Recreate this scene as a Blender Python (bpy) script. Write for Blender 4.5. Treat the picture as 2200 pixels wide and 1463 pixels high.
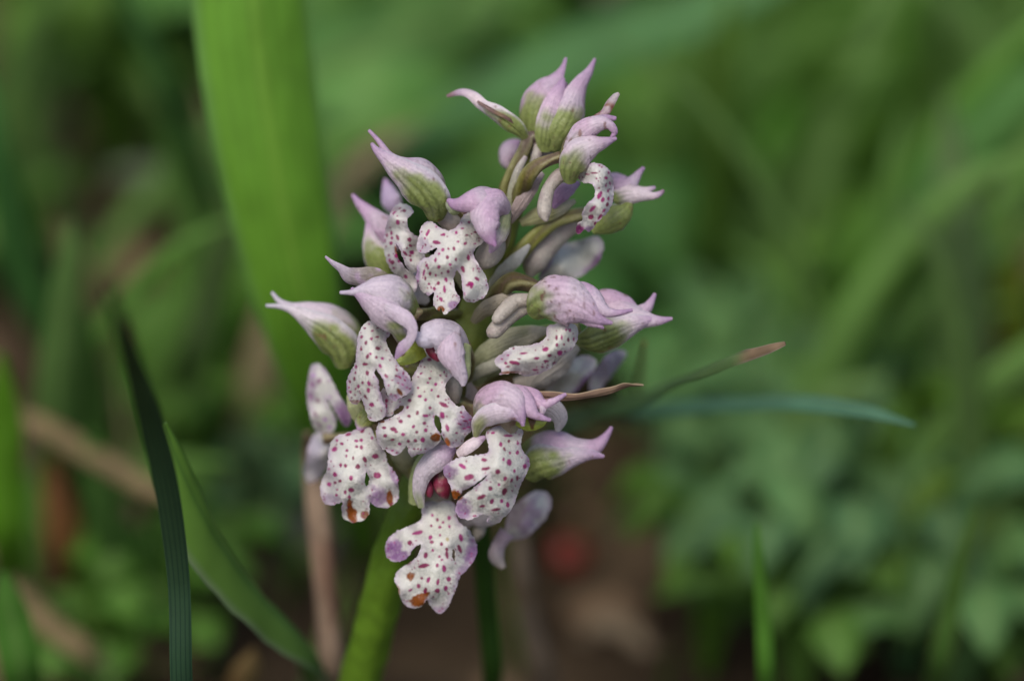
import bpy, math, random
import numpy as np
from mathutils import Vector, Matrix
from mathutils.geometry import delaunay_2d_cdt

random.seed(7)
scene = bpy.context.scene
for o in list(bpy.data.objects):
    bpy.data.objects.remove(o)

# ---------------------------------------------------------------- camera
DIST = 0.35                      # lens to the plane of sharp focus (m)
KPX = 0.093 / 2200.0             # metres per photo pixel on that plane
PITCH = math.radians(30.0)
FOCUS_PT = np.array([0.0, 0.0, 0.080])
AX_R = np.array([1.0, 0.0, 0.0])
AX_U = np.array([0.0, math.sin(PITCH), math.cos(PITCH)])
AX_F = np.array([0.0, math.cos(PITCH), -math.sin(PITCH)])
CAM = FOCUS_PT - AX_F * DIST
cam_data = bpy.data.cameras.new('camera')
cam = bpy.data.objects.new('camera', cam_data)
scene.collection.objects.link(cam)
cam.matrix_world = Matrix(((AX_R[0], AX_U[0], -AX_F[0], CAM[0]),
                           (AX_R[1], AX_U[1], -AX_F[1], CAM[1]),
                           (AX_R[2], AX_U[2], -AX_F[2], CAM[2]),
                           (0, 0, 0, 1)))
cam_data.sensor_width = 36.0
cam_data.lens = 36.0 * DIST / 0.093
cam_data.clip_start = 0.01
cam_data.clip_end = 200.0
cam_data.dof.use_dof = True
cam_data.dof.focus_distance = DIST
cam_data.dof.aperture_fstop = cam_data.lens / 16.5
cam_data.dof.aperture_blades = 7
scene.camera = cam

# ---------------------------------------------------------------- light
SUN_EL, SUN_AZ = math.radians(58), math.radians(205)   # azimuth from +Y, clockwise
world = bpy.data.worlds.new('World')
scene.world = world
world.use_nodes = True
wn = world.node_tree
sky = wn.nodes.new('ShaderNodeTexSky')
sky.sky_type = 'NISHITA'
sky.sun_disc = False
sky.sun_elevation = SUN_EL
sky.sun_rotation = SUN_AZ
sky.air_density = 1.0
sky.dust_density = 3.0
bg = wn.nodes['Background']
wn.links.new(sky.outputs[0], bg.inputs[0])
bg.inputs[1].default_value = 0.14
sun_data = bpy.data.lights.new('sun', 'SUN')
sun_data.energy = 1.7
sun_data.angle = math.radians(26)
sun_data.color = (1.0, 0.97, 0.93)
sun = bpy.data.objects.new('sun', sun_data)
scene.collection.objects.link(sun)
to_sun = Vector((math.sin(SUN_AZ) * math.cos(SUN_EL), math.cos(SUN_AZ) * math.cos(SUN_EL), math.sin(SUN_EL)))
sun.rotation_euler = to_sun.to_track_quat('Z', 'Y').to_euler()
sun.location = (0, 0, 2)

scene.view_settings.view_transform = 'Standard'
scene.view_settings.look = 'None'
scene.view_settings.exposure = 0.15
scene.view_settings.gamma = 1.0
scene.view_settings.use_curve_mapping = False
scene.cycles.use_denoising = True
scene.cycles.max_bounces = 6
scene.cycles.transparent_max_bounces = 4
scene.render.engine = 'CYCLES'

# ---------------------------------------------------------------- helpers
def P(px, py, d):
    """photo pixel + mm in front of the focal plane -> world point (m)"""
    z = DIST - d * 0.001
    s = KPX * z / DIST
    return CAM + AX_R * ((px - 1100.0) * s) - AX_U * ((py - 731.5) * s) + AX_F * z

def ground_d(px, py, h=0.0):
    """depth (mm, negative = behind focus) where the pixel's ray meets height h (m)"""
    ray = AX_F + AX_R * ((px - 1100.0) * KPX / DIST) - AX_U * ((py - 731.5) * KPX / DIST)
    z = (h - CAM[2]) / ray[2]
    return (DIST - z) * 1000.0

def G(px, py, h=0.0):
    return P(px, py, ground_d(px, py, h))

def camdir(n):
    v = AX_R * n[0] - AX_U * n[1] - AX_F * n[2]
    return v / np.linalg.norm(v)

def hash3(i, j, k):
    n = (i * 374761393 + j * 668265263 + k * 2147483647) & 0xffffffff
    n = ((n ^ (n >> 13)) * 1274126177) & 0xffffffff
    n = n ^ (n >> 16)
    return (n & 0xffff) / 65535.0

def vnoise(p):
    """value noise in 0..1 for an (n,3) array"""
    p = np.asarray(p, float)
    i = np.floor(p).astype(np.int64)
    f = p - i
    f = f * f * (3 - 2 * f)
    r = 0
    for a in (0, 1):
        for b in (0, 1):
            for c in (0, 1):
                w = (f[:, 0] if a else 1 - f[:, 0]) * (f[:, 1] if b else 1 - f[:, 1]) * (f[:, 2] if c else 1 - f[:, 2])
                r = r + w * hash3(i[:, 0] + a, i[:, 1] + b, i[:, 2] + c)
    return r

def sstep(a, b, x):
    t = np.clip((x - a) / (b - a), 0, 1)
    return t * t * (3 - 2 * t)

def mixc(c, col, f):
    f = np.asarray(f)[..., None]
    return c * (1 - f) + np.array(col) * f

def catmull(pts, n):
    """Catmull-Rom through rows of pts, n samples, uniform in chord length of the first 3 columns"""
    pts = np.asarray(pts, float)
    m = len(pts)
    seg = np.linalg.norm(np.diff(pts[:, :3], axis=0), axis=1) ** 0.8 + 1e-9
    u = np.concatenate([[0], np.cumsum(seg)])
    t = np.linspace(0, u[-1], n)
    k = np.clip(np.searchsorted(u, t, side='right') - 1, 0, m - 2)
    f = ((t - u[k]) / (u[k + 1] - u[k]))[:, None]
    tan = np.zeros_like(pts)
    for i in range(m):
        a, b = max(i - 1, 0), min(i + 1, m - 1)
        tan[i] = (pts[b] - pts[a]) / (u[b] - u[a])
    h = (u[k + 1] - u[k])[:, None]
    f2, f3 = f * f, f * f * f
    return (2 * f3 - 3 * f2 + 1) * pts[k] + (f3 - 2 * f2 + f) * h * tan[k] + (-2 * f3 + 3 * f2) * pts[k + 1] + (f3 - f2) * h * tan[k + 1]

def link(o, parent=None):
    scene.collection.objects.link(o)
    if parent is not None:
        o.parent = parent
    return o

def world_origin(o):
    v = np.zeros(3)
    while o is not None:
        v = v + np.array(o.location)
        o = o.parent
    return v

def mesh_obj(name, verts, faces, mat, parent=None, cols=None, origin=None, smooth=True):
    verts = np.asarray(verts, float)
    base = world_origin(parent) if parent is not None else np.zeros(3)
    org = np.array(origin if origin is not None else verts[0], float)
    me = bpy.data.meshes.new(name)
    me.from_pydata((verts - org).tolist(), [], [list(map(int, f)) for f in faces])
    if cols is not None:
        at = me.color_attributes.new('Col', 'FLOAT_COLOR', 'POINT')
        c4 = np.ones((len(verts), 4), np.float32)
        c4[:, :3] = np.clip(cols, 0, 1)
        at.data.foreach_set('color', c4.ravel())
    me.materials.append(mat)
    if smooth:
        me.polygons.foreach_set('use_smooth', [True] * len(me.polygons))
    me.update()
    o = bpy.data.objects.new(name, me)
    o.location = (org - base).tolist()
    return link(o, parent)

def thing(name, label, cat, loc, group=None):
    o = bpy.data.objects.new(name, None)
    o.empty_display_size = 0.005
    o.location = tuple(loc)
    link(o)
    tag(o, label, cat, group)
    return o

def tag(o, label=None, cat=None, group=None, kind=None):
    if label: o['label'] = label
    if cat: o['category'] = cat
    if group: o['group'] = group
    if kind: o['kind'] = kind
    return o

def part(name, parent, loc):
    o = bpy.data.objects.new(name, None)
    o.empty_display_size = 0.003
    o.location = tuple(np.array(loc) - world_origin(parent))
    return link(o, parent)

# ---------------------------------------------------------------- materials
def make_mat(name, rough=0.5, spec=0.4, trans=0.25, bump=0.15, bscale=6000.0, var=0.12, vscale=900.0, sss=0.0, coat=0.0, color=None, glint=0.0):
    m = bpy.data.materials.new(name)
    m.use_nodes = True
    nt = m.node_tree
    N, L = nt.nodes, nt.links
    pb = N['Principled BSDF']
    out = N['Material Output']
    tc = N.new('ShaderNodeTexCoord')
    if color is None:
        at = N.new('ShaderNodeAttribute'); at.attribute_name = 'Col'
        col = at.outputs['Color']
    else:
        rgb = N.new('ShaderNodeRGB'); rgb.outputs[0].default_value = (*color, 1)
        col = rgb.outputs[0]
    nz = N.new('ShaderNodeTexNoise'); nz.inputs['Scale'].default_value = vscale; nz.inputs['Detail'].default_value = 5
    L.new(tc.outputs['Object'], nz.inputs['Vector'])
    mr = N.new('ShaderNodeMapRange')
    mr.inputs['From Min'].default_value = 0.3; mr.inputs['From Max'].default_value = 0.7
    mr.inputs['To Min'].default_value = 1 - var; mr.inputs['To Max'].default_value = 1 + var
    L.new(nz.outputs['Fac'], mr.inputs['Value'])
    mx = N.new('ShaderNodeMix'); mx.data_type = 'RGBA'; mx.blend_type = 'MULTIPLY'; mx.inputs['Factor'].default_value = 1.0
    L.new(col, mx.inputs['A']); L.new(mr.outputs['Result'], mx.inputs['B'])
    L.new(mx.outputs['Result'], pb.inputs['Base Color'])
    pb.inputs['Roughness'].default_value = rough
    pb.inputs['Specular IOR Level'].default_value = spec
    if sss > 0:
        pb.inputs['Subsurface Weight'].default_value = sss
        pb.inputs['Subsurface Radius'].default_value = (1.0, 0.6, 0.5)
        pb.inputs['Subsurface Scale'].default_value = 0.0006
    if glint > 0:
        # dome-shaped surface cells, each catching the light at its own angle
        vo = N.new('ShaderNodeTexVoronoi'); vo.inputs['Scale'].default_value = bscale
        L.new(tc.outputs['Object'], vo.inputs['Vector'])
        sb = N.new('ShaderNodeVectorMath'); sb.operation = 'SUBTRACT'; sb.inputs[1].default_value = (0.5, 0.5, 0.5)
        L.new(vo.outputs['Color'], sb.inputs[0])
        sc = N.new('ShaderNodeVectorMath'); sc.operation = 'SCALE'; sc.inputs['Scale'].default_value = glint
        L.new(sb.outputs[0], sc.inputs[0])
        ge = N.new('ShaderNodeNewGeometry')
        ad = N.new('ShaderNodeVectorMath'); ad.operation = 'ADD'
        L.new(ge.outputs['Normal'], ad.inputs[0]); L.new(sc.outputs[0], ad.inputs[1])
        nm = N.new('ShaderNodeVectorMath'); nm.operation = 'NORMALIZE'
        L.new(ad.outputs[0], nm.inputs[0])
        L.new(nm.outputs[0], pb.inputs['Normal'])
    elif bump > 0:
        vo = N.new('ShaderNodeTexVoronoi'); vo.inputs['Scale'].default_value = bscale
        L.new(tc.outputs['Object'], vo.inputs['Vector'])
        bp = N.new('ShaderNodeBump'); bp.inputs['Strength'].default_value = bump; bp.inputs['Distance'].default_value = 0.0001
        bp.invert = True
        L.new(vo.outputs['Distance'], bp.inputs['Height'])
        L.new(bp.outputs['Normal'], pb.inputs['Normal'])
    if trans > 0:
        tr = N.new('ShaderNodeBsdfTranslucent')
        L.new(mx.outputs['Result'], tr.inputs['Color'])
        ms = N.new('ShaderNodeMixShader'); ms.inputs[0].default_value = trans
        L.new(pb.outputs[0], ms.inputs[1]); L.new(tr.outputs[0], ms.inputs[2])
        L.new(ms.outputs[0], out.inputs['Surface'])
    return m

M_PETAL = make_mat('petal', rough=0.36, spec=0.36, trans=0.32, bump=0.5, glint=0.5, bscale=9000, var=0.09, vscale=3200)
M_LIP = make_mat('lip', rough=0.36, spec=0.32, trans=0.28, bump=0.5, glint=0.5, bscale=9000, var=0.035, vscale=3200)
M_STEM = make_mat('plant_stem', rough=0.40, spec=0.35, trans=0.12, bump=0.3, glint=0.35, bscale=6500, var=0.15, vscale=700, sss=0.1)
M_LEAF = make_mat('leaf', rough=0.55, spec=0.2, trans=0.35, bump=0.15, bscale=2500, var=0.10, vscale=250)
M_DRY = make_mat('dry_plant', rough=0.8, spec=0.2, trans=0.15, bump=0.3, bscale=1500, var=0.25, vscale=500)

# ---------------------------------------------------------------- builders
def crisp(o):
    es = o.modifiers.new('crisp_margin', 'EDGE_SPLIT')
    es.split_angle = math.radians(55)

def sweep(name, pts, hw, nrm, mat, parent=None, A=60.0, nt=56, ns=25, thick=0.00011, col=None, wav=0.05, ridge=0.0, groove=0.0, origin=None, twist=0.0, seed=0):
    """cupped blade: pts (n,3) world, hw half widths (m), nrm outward normal(s)"""
    pts = np.asarray(pts, float)
    hw = np.asarray(hw, float)[:, None]
    nr = np.asarray(nrm, float)
    if nr.ndim == 1:
        nr = np.repeat(nr[None], len(pts), 0)
    dat = catmull(np.concatenate([pts, hw, nr], 1), nt)
    C, W, Nn = dat[:, :3], np.maximum(dat[:, 3], 0.00003), dat[:, 4:7]
    T = np.gradient(C, axis=0)
    T /= np.linalg.norm(T, axis=1)[:, None] + 1e-12
    Nn = Nn - (Nn * T).sum(1)[:, None] * T
    Nn /= np.linalg.norm(Nn, axis=1)[:, None] + 1e-12
    S = np.cross(T, Nn)
    if twist:
        a = np.linspace(0, twist, nt)[:, None]
        Nn, S = Nn * np.cos(a) + S * np.sin(a), S * np.cos(a) - Nn * np.sin(a)
    Ar = math.radians(A)
    a = np.linspace(-Ar, Ar, ns)[None, :]
    s = np.linspace(-1, 1, ns)[None, :]
    r = (W / math.sin(min(Ar, math.pi / 2)))[:, None]
    tt = np.linspace(0, 1, nt)[:, None]
    off_s = r * np.sin(a)
    off_n = -r * (1 - np.cos(a))
    if ridge:
        off_n = off_n - ridge * W[:, None] * np.exp(-(s / 0.12) ** 2)
    if groove:
        for k in (-0.78, -0.5, -0.25, 0.03, 0.28, 0.55, 0.8):
            off_n = off_n - groove * W[:, None] * np.exp(-((s - k - 0.04 * np.sin(5 * tt + k * 9 + seed)) / 0.06) ** 2) * sstep(0.0, 0.2, tt)
    if wav:
        ph = seed * 1.7
        off_n = off_n + wav * W[:, None] * np.abs(s) ** 2 * np.sin(tt * 23 + ph + 2 * np.sign(s))
        off_s = off_s * (1 + 0.25 * wav * np.sin(tt * 31 + ph + s))
    V = C[:, None, :] + S[:, None, :] * off_s[..., None] + Nn[:, None, :] * off_n[..., None]
    # small irregularities
    Vn = V.reshape(-1, 3)
    nz = (vnoise(Vn * 900 + seed * 13.1) - 0.5) * 0.10 * np.repeat(W, ns)
    Vn = Vn + np.repeat(Nn, ns, 0) * nz[:, None]
    idx = np.arange(nt * ns).reshape(nt, ns)
    F = np.stack([idx[:-1, :-1], idx[1:, :-1], idx[1:, 1:], idx[:-1, 1:]], -1).reshape(-1, 4)
    c = col(np.repeat(tt[:, 0], ns), np.tile(s[0], nt), Vn) if col else None
    o = mesh_obj(name, Vn, F, mat, parent, c, origin=pts[0] if origin is None else origin)
    if thick:
        md = o.modifiers.new('thickness', 'SOLIDIFY')
        md.thickness = thick
        md.offset = -1
        crisp(o)
    return o

def tube(name, pts, rad, mat, parent=None, nt=32, ns=16, col=None, ridges=0, rdepth=0.0, rtwist=0.0, origin=None, seed=0):
    pts = np.asarray(pts, float)
    dat = catmull(np.concatenate([pts, np.asarray(rad, float)[:, None]], 1), nt)
    C, R = dat[:, :3], np.maximum(dat[:, 3], 0.00003)
    T = np.gradient(C, axis=0)
    T /= np.linalg.norm(T, axis=1)[:, None] + 1e-12
    ref = camdir((0.3, -0.2, 1))
    X = ref - (T @ ref)[:, None] * T
    X /= np.linalg.norm(X, axis=1)[:, None]
    Y = np.cross(T, X)
    a = np.linspace(0, 2 * math.pi, ns, endpoint=False)[None, :]
    tt = np.linspace(0, 1, nt)[:, None]
    rr = R[:, None] * (1 + rdepth * np.cos(ridges * (a + rtwist * tt)) if ridges else np.ones_like(a))
    V = C[:, None] + X[:, None] * (rr * np.cos(a))[..., None] + Y[:, None] * (rr * np.sin(a))[..., None]
    V = V.reshape(-1, 3)
    c0, c1 = len(V), len(V) + 1
    cen = np.repeat(C, ns, 0)
    V = V + (V - cen) * ((vnoise(V * 700 + seed * 7.7) - 0.5) * 0.25)[:, None]
    V = np.concatenate([V, C[:1], C[-1:]])
    F = []
    for i in range(nt - 1):
        for j in range(ns):
            k = (j + 1) % ns
            F.append((i * ns + j, i * ns + k, (i + 1) * ns + k, (i + 1) * ns + j))
    for j in range(ns):
        k = (j + 1) % ns
        F.append((c0, k, j))
        F.append((c1, (nt - 1) * ns + j, (nt - 1) * ns + k))
    t = np.concatenate([np.repeat(tt[:, 0], ns), [0, 1]])
    s = np.concatenate([np.tile(a[0], nt), [0, 0]])
    return mesh_obj(name, V, F, mat, parent, col(t, s, V) if col else None, origin=pts[0] if origin is None else origin)

def tps(ctrl):
    c = np.asarray(ctrl, float)
    n = len(c)
    def U(r2):
        return np.where(r2 > 1e-9, r2 * np.log(r2 + 1e-12), 0)
    X = c[:, :2] / 100.0
    K = U(((X[:, None] - X[None]) ** 2).sum(-1)) + np.eye(n) * 0.02
    Pm = np.concatenate([np.ones((n, 1)), X], 1)
    Am = np.block([[K, Pm], [Pm.T, np.zeros((3, 3))]])
    w = np.linalg.lstsq(Am, np.concatenate([c[:, 2], np.zeros(3)]), rcond=None)[0]
    def f(q):
        q = np.asarray(q, float) / 100.0
        k = U(((q[:, None] - X[None]) ** 2).sum(-1))
        return k @ w[:n] + w[n] + q @ w[n + 1:]
    return f

def inside(q, poly):
    x, y = q[:, 0], q[:, 1]
    r = np.zeros(len(q), bool)
    n = len(poly)
    for i in range(n):
        x0, y0 = poly[i]; x1, y1 = poly[(i + 1) % n]
        c = (y0 > y) != (y1 > y)
        if not c.any(): continue
        xi = (x1 - x0) * (y - y0) / (y1 - y0 + 1e-12) + x0
        r ^= c & (x < xi)
    return r

def seg_dist(q, poly):
    p = np.asarray(poly)
    d = np.full(len(q), 1e9)
    nxt = np.roll(p, -1, 0)
    for a, b in zip(p, nxt):
        ab = b - a
        t = np.clip(((q - a) @ ab) / (ab @ ab + 1e-12), 0, 1)
        d = np.minimum(d, np.linalg.norm(q - (a + t[:, None] * ab), axis=1))
    return d

def resample_closed(poly, step):
    p = np.asarray(poly, float)
    n = len(p)
    out = []
    for i in range(n):
        p0, p1, p2, p3 = p[i - 1], p[i], p[(i + 1) % n], p[(i + 2) % n]
        m = max(1, int(round(np.linalg.norm(p2 - p1) / step)))
        for k in range(m):
            t = k / m
            out.append(0.5 * ((2 * p1) + (-p0 + p2) * t + (2 * p0 - 5 * p1 + 4 * p2 - p3) * t * t + (-p0 + 3 * p1 - 3 * p2 + p3) * t ** 3))
    return np.array(out)

SPOT = (0.30, 0.008, 0.095)
PURPLE = (0.27, 0.115, 0.29)
BROWN = (0.27, 0.075, 0.012)
WHITE = (0.75, 0.735, 0.655)

def lip(Z, outline, spots, tints, ctrl, parent, name='lip', holes=(), curl=0.5, h=2.3, white=WHITE, edge=0.65, spotmul=0.94, spotcol=SPOT, seed=0, rough=1.3, grow=0.6):
    """flat-traced lip given real depth: outline, spots and depth points in zoom coordinates"""
    x0, y0, s = Z
    cv = lambda q: np.array([(x0 + a / s, y0 + b / s) for a, b in q])
    rng = np.random.RandomState(100 + seed)
    polys = [resample_closed(cv(outline), h)] + [resample_closed(cv(hh), h) for hh in holes]
    # erose, slightly ragged margin
    for k in range(len(polys)):
        pl = polys[k]
        j = (vnoise(np.c_[pl * 0.22, np.full(len(pl), seed)]) - 0.5) * 2 * rough
        j2 = (vnoise(np.c_[pl * 0.22 + 51, np.full(len(pl), seed)]) - 0.5) * 2 * rough
        j3 = (vnoise(np.c_[pl * 0.55 + 17, np.full(len(pl), seed)]) - 0.5) * 2.2
        j4 = (vnoise(np.c_[pl * 0.55 + 83, np.full(len(pl), seed)]) - 0.5) * 2.2
        polys[k] = pl + np.c_[j + j3, j2 + j4]
    # the margin's true edge runs just outside the traced line
    for k in range(len(polys)):
        pl = polys[k]
        tg = np.roll(pl, -1, 0) - np.roll(pl, 1, 0)
        nn = np.c_[tg[:, 1], -tg[:, 0]] / (np.linalg.norm(tg, axis=1)[:, None] + 1e-9)
        area = 0.5 * np.sum(pl[:, 0] * np.roll(pl[:, 1], -1) - np.roll(pl[:, 0], -1) * pl[:, 1])
        polys[k] = pl + nn * np.sign(area) * (grow if k == 0 else -grow)
    mn, mxx = polys[0].min(0), polys[0].max(0)
    gx, gy = np.meshgrid(np.arange(mn[0], mxx[0], h), np.arange(mn[1], mxx[1], h * 0.866))
    gx = gx + (np.arange(gx.shape[0]) % 2)[:, None] * h * 0.5
    g = np.c_[gx.ravel(), gy.ravel()] + rng.uniform(-0.12, 0.12, (gx.size, 2)) * h
    ok = inside(g, polys[0])
    for hl in polys[1:]:
        ok &= ~inside(g, hl)
    g = g[ok]
    dd = np.min([seg_dist(g, pl) for pl in polys], axis=0)
    g = g[dd > 0.6 * h]
    allp = np.concatenate(polys + [g])
    edges, b = [], 0
    for pl in polys:
        m = len(pl)
        edges += [(b + i, b + (i + 1) % m) for i in range(m)]
        b += m
    ov, oe, of, *_ = delaunay_2d_cdt([Vector(p) for p in allp], edges, [], 0, 1e-4)
    V2 = np.array([(v.x, v.y) for v in ov])
    F = np.array([list(f) for f in of if len(f) == 3])
    cen = V2[F].mean(1)
    ok = inside(cen, polys[0])
    for hl in polys[1:]:
        ok &= ~inside(cen, hl)
    F = F[ok]
    used = np.unique(F)
    rm = -np.ones(len(V2), int); rm[used] = np.arange(len(used))
    V2 = V2[used]; F = rm[F]
    # orientation: pixel y runs down, so reverse to face the lens
    a, b2, c = V2[F[:, 0]], V2[F[:, 1]], V2[F[:, 2]]
    cr = (b2[:, 0] - a[:, 0]) * (c[:, 1] - a[:, 1]) - (b2[:, 1] - a[:, 1]) * (c[:, 0] - a[:, 0])
    F[cr > 0] = F[cr > 0][:, ::-1]
    f = tps([(x0 + p[0] / s, y0 + p[1] / s, p[2]) for p in ctrl])
    d = f(V2)
    ed = np.min([seg_dist(V2, pl) for pl in polys], axis=0)
    d = d + (vnoise(np.c_[V2 * 0.055, np.full(len(V2), seed * 7.7)]) - 0.5) * 1.3 * curl * np.exp(-ed / 12.0)
    d = d + (vnoise(np.c_[V2 * 0.03, np.full(len(V2), seed * 3.3)]) - 0.5) * 1.5
    d = d + (vnoise(np.c_[V2 * 0.09, np.full(len(V2), seed * 5.3)]) - 0.5) * 0.10
    V = np.array([P(p[0], p[1], e) for p, e in zip(V2, d)])
    # colour
    C = np.tile(np.array(white), (len(V2), 1))
    cream = vnoise(np.c_[V2 * 0.02, np.full(len(V2), 9.0 + seed)])
    C = mixc(C, (0.70, 0.71, 0.57), 0.5 * cream)
    nz = vnoise(np.c_[V2 * 0.22, np.full(len(V2), seed + 0.5)])
    nz2 = vnoise(np.c_[V2 * 0.07, np.full(len(V2), seed + 4.5)])
    C = mixc(C, (0.46, 0.27, 0.45), edge * np.exp(-ed / 6.0) * sstep(0.25, 0.65, nz2))
    C = mixc(C, (0.60, 0.50, 0.58), 0.35 * np.exp(-ed / 22.0))
    for t in tints:
        x, y, rx, ry, ang, colr, st = t
        if colr is BROWN:
            rx, ry = rx * 1.35, ry * 1.25
        cx, cy = x0 + x / s, y0 + y / s
        ca, sa = math.cos(math.radians(ang)), math.sin(math.radians(ang))
        q = V2 - (cx, cy)
        u = (q[:, 0] * ca + q[:, 1] * sa) / (rx / s); v = (-q[:, 0] * sa + q[:, 1] * ca) / (ry / s)
        r = np.sqrt(u * u + v * v) + (nz - 0.5) * 0.6 + (nz2 - 0.5) * 0.9
        hard = 0.2 if colr is BROWN else 0.45
        C = mixc(C, colr, (1.25 * st * (1 - sstep(1 - hard, 1 + hard * 0.5, r)) * (0.8 + 0.5 * (nz - 0.3))).clip(0, 1))
    # stray specks, mostly towards the margin
    spots = list(spots)
    if spots:
        cand = rng.permutation(np.where((ed > 1.5) & (ed < 16))[0])[:max(14, len(V2) // 170)]
        for ci in cand:
            spots.append(((V2[ci, 0] - x0) * s, (V2[ci, 1] - y0) * s, rng.uniform(0.9, 2.3) * s, rng.uniform(0.9, 2.0) * s, rng.uniform(0, 180)))
    for sp in spots:
        x, y, rx, ry = sp[:4]
        ang = sp[4] if len(sp) > 4 else 0
        cx, cy = x0 + x / s, y0 + y / s
        ca, sa = math.cos(math.radians(ang)), math.sin(math.radians(ang))
        q = V2 - (cx, cy)
        rx_, ry_ = max(rx / s * spotmul, 1.5), max(ry / s * spotmul, 1.5)
        near = (np.abs(q) < (max(rx_, ry_) * 1.8 + 3)).all(1)
        if not near.any(): continue
        qq = q[near]
        u = (qq[:, 0] * ca + qq[:, 1] * sa) / rx_; v = (-qq[:, 0] * sa + qq[:, 1] * ca) / ry_
        r = np.sqrt(u * u + v * v) + (nz[near] - 0.5) * 0.45
        w = 1.5 / min(rx_, ry_)
        k = 1 - sstep(1 - 0.5 * w, 1 + 0.7 * w, r)
        tone = hash3(np.array([int(x)]), np.array([int(y)]), np.array([seed]))[0]
        sc = np.array(spotcol) * (0.7 + 0.7 * tone) * np.array([1, 1, 0.85 + 0.6 * tone])
        C[near] = mixc(C[near], sc, np.clip(k, 0, 1) * 0.93)
    org = P(x0 + outline[0][0] / s, y0 + outline[0][1] / s, f(np.array([[x0 + outline[0][0] / s, y0 + outline[0][1] / s]]))[0])
    o = mesh_obj(name, V, F, M_LIP, parent, C, origin=org)
    md = o.modifiers.new('thickness', 'SOLIDIFY')
    md.thickness = 0.00010
    md.offset = -1
    crisp(o)
    return o

# colours of the hood leaves
LILAC = (0.50, 0.34, 0.50)
PALE = (0.73, 0.65, 0.68)
GREEN = (0.27, 0.33, 0.085)
VEIN = (0.075, 0.10, 0.030)

def hood_col(g=0.4, gw=0.8, body=LILAC, tip=(0.45, 0.27, 0.45), green=GREEN, vein=0.6, veins=(0.0, -0.42, 0.42), speck=0.0, gstr=1.0, vlen=0.75, seed=0, dark_tip=0.0, edgew=0.0):
    def f(t, s, V):
        n1 = vnoise(V * 1300 + seed * 3.7)
        n2 = vnoise(V * 3500 + seed * 1.3)
        bd = np.array(body) * np.array([1.05, 1.03, 0.98]); bd = (bd * 0.74 + 0.26 * np.array([0.66, 0.58, 0.62])) * np.array([1.15, 1.10, 1.10])
        c = np.tile(bd, (len(t), 1))
        c = mixc(c, PALE, 0.55 * sstep(0.35, 0.75, vnoise(V * 500 + seed)))
        c = mixc(c, tip, sstep(0.62, 1.0, t) * 0.8)
        # pale lines along the veins of the pink part
        for k in (-0.8, -0.55, -0.3, -0.08, 0.16, 0.38, 0.6, 0.82):
            c = mixc(c, np.array(body) * np.array([0.62, 0.5, 0.62]), 0.24 * np.exp(-((s - k * (1 - 0.3 * t) + 0.05 * (n1 - 0.5)) / 0.03) ** 2) * sstep(0.1, 0.3, t) * (1 - sstep(0.7, 0.95, t)))
        gm = (1 - sstep(g - 0.16, g + 0.14, t + 0.30 * (np.abs(s) / gw) ** 2 + (n1 - 0.5) * 0.22)) * gstr
        c = mixc(c, green, gm)
        c = mixc(c, (0.45, 0.47, 0.22), gm * 0.4 * n2)
        for k in veins:
            c = mixc(c, VEIN, vein * np.exp(-((s - k * (1 - 0.75 * t) + 0.05 * (n1 - 0.5)) / 0.085) ** 2) * 0.75 * (1 - sstep(g * vlen + 0.05, g * vlen + 0.3, t)) * sstep(0.02, 0.12, t))
        if edgew:
            c = mixc(c, (0.68, 0.66, 0.68), edgew * sstep(0.72, 0.9, np.abs(s)))
        if speck:
            c = mixc(c, (0.16, 0.07, 0.05), speck * sstep(0.74, 0.86, n2) * np.exp(-((t - g) / 0.25) ** 2))
        c = mixc(c, (0.22, 0.09, 0.05), 0.7 * sstep(0.80, 0.88, vnoise(V * 2300 + seed * 9.1)) * sstep(0.45, 0.8, vnoise(V * 420 + seed * 2.9)))
        if dark_tip:
            c = mixc(c, (0.20, 0.09, 0.05), dark_tip * sstep(0.85, 0.97, t))
        return c
    return f

def plain_col(a, b, c=None, scale=900, seed=0):
    def f(t, s, V):
        n = vnoise(V * scale + seed * 2.1)
        col = np.tile(np.array(a, float), (len(t), 1))
        col = mixc(col, b, sstep(0, 1, t))
        if c is not None:
            col = mixc(col, c, sstep(0.5, 0.85, n))
        return col * (0.88 + 0.24 * n)[:, None]
    return f

def sep(Z, pts, n, parent, A=65, name='sepal', mat=None, col=None, **kw):
    x0, y0, s = Z
    W = [P(x0 + p[0] / s, y0 + p[1] / s, p[2]) for p in pts]
    hw = [p[3] / s * KPX for p in pts]
    if isinstance(n[0], (tuple, list)):
        nr = [camdir(q) for q in n]
    else:
        nr = camdir(n)
    kw.setdefault('groove', 0.022); kw.setdefault('ns', 41); kw.setdefault('seed', int(pts[0][0]) % 97)
    return sweep(name, W, hw, nr, mat or M_PETAL, parent, A=A, col=col, **kw)

def zt(Z, pts, parent, name, mat=None, col=None, **kw):
    x0, y0, s = Z
    W = [P(x0 + p[0] / s, y0 + p[1] / s, p[2]) for p in pts]
    return tube(name, W, [p[3] / s * KPX for p in pts], mat or M_PETAL, parent, col=col, **kw)

Z1 = (940, 110, 3.483)
Z2 = (730, 260, 3.4025)
Z3 = (560, 540, 3.181)
Z4 = (980, 440, 3.048)
Z5 = (640, 780, 2.612)
Z6 = (860, 790, 2.709)
ZP = (0, 0, 1.0)

# ================================================================= ground
def soil_height(x, y):
    p = np.c_[x, y, np.zeros_like(x)]
    return (vnoise(p * 22) - 0.5) * 0.012 + (vnoise(p * 70 + 5) - 0.5) * 0.006 + (vnoise(p * 210 + 9) - 0.5) * 0.0028 - 0.004

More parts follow.
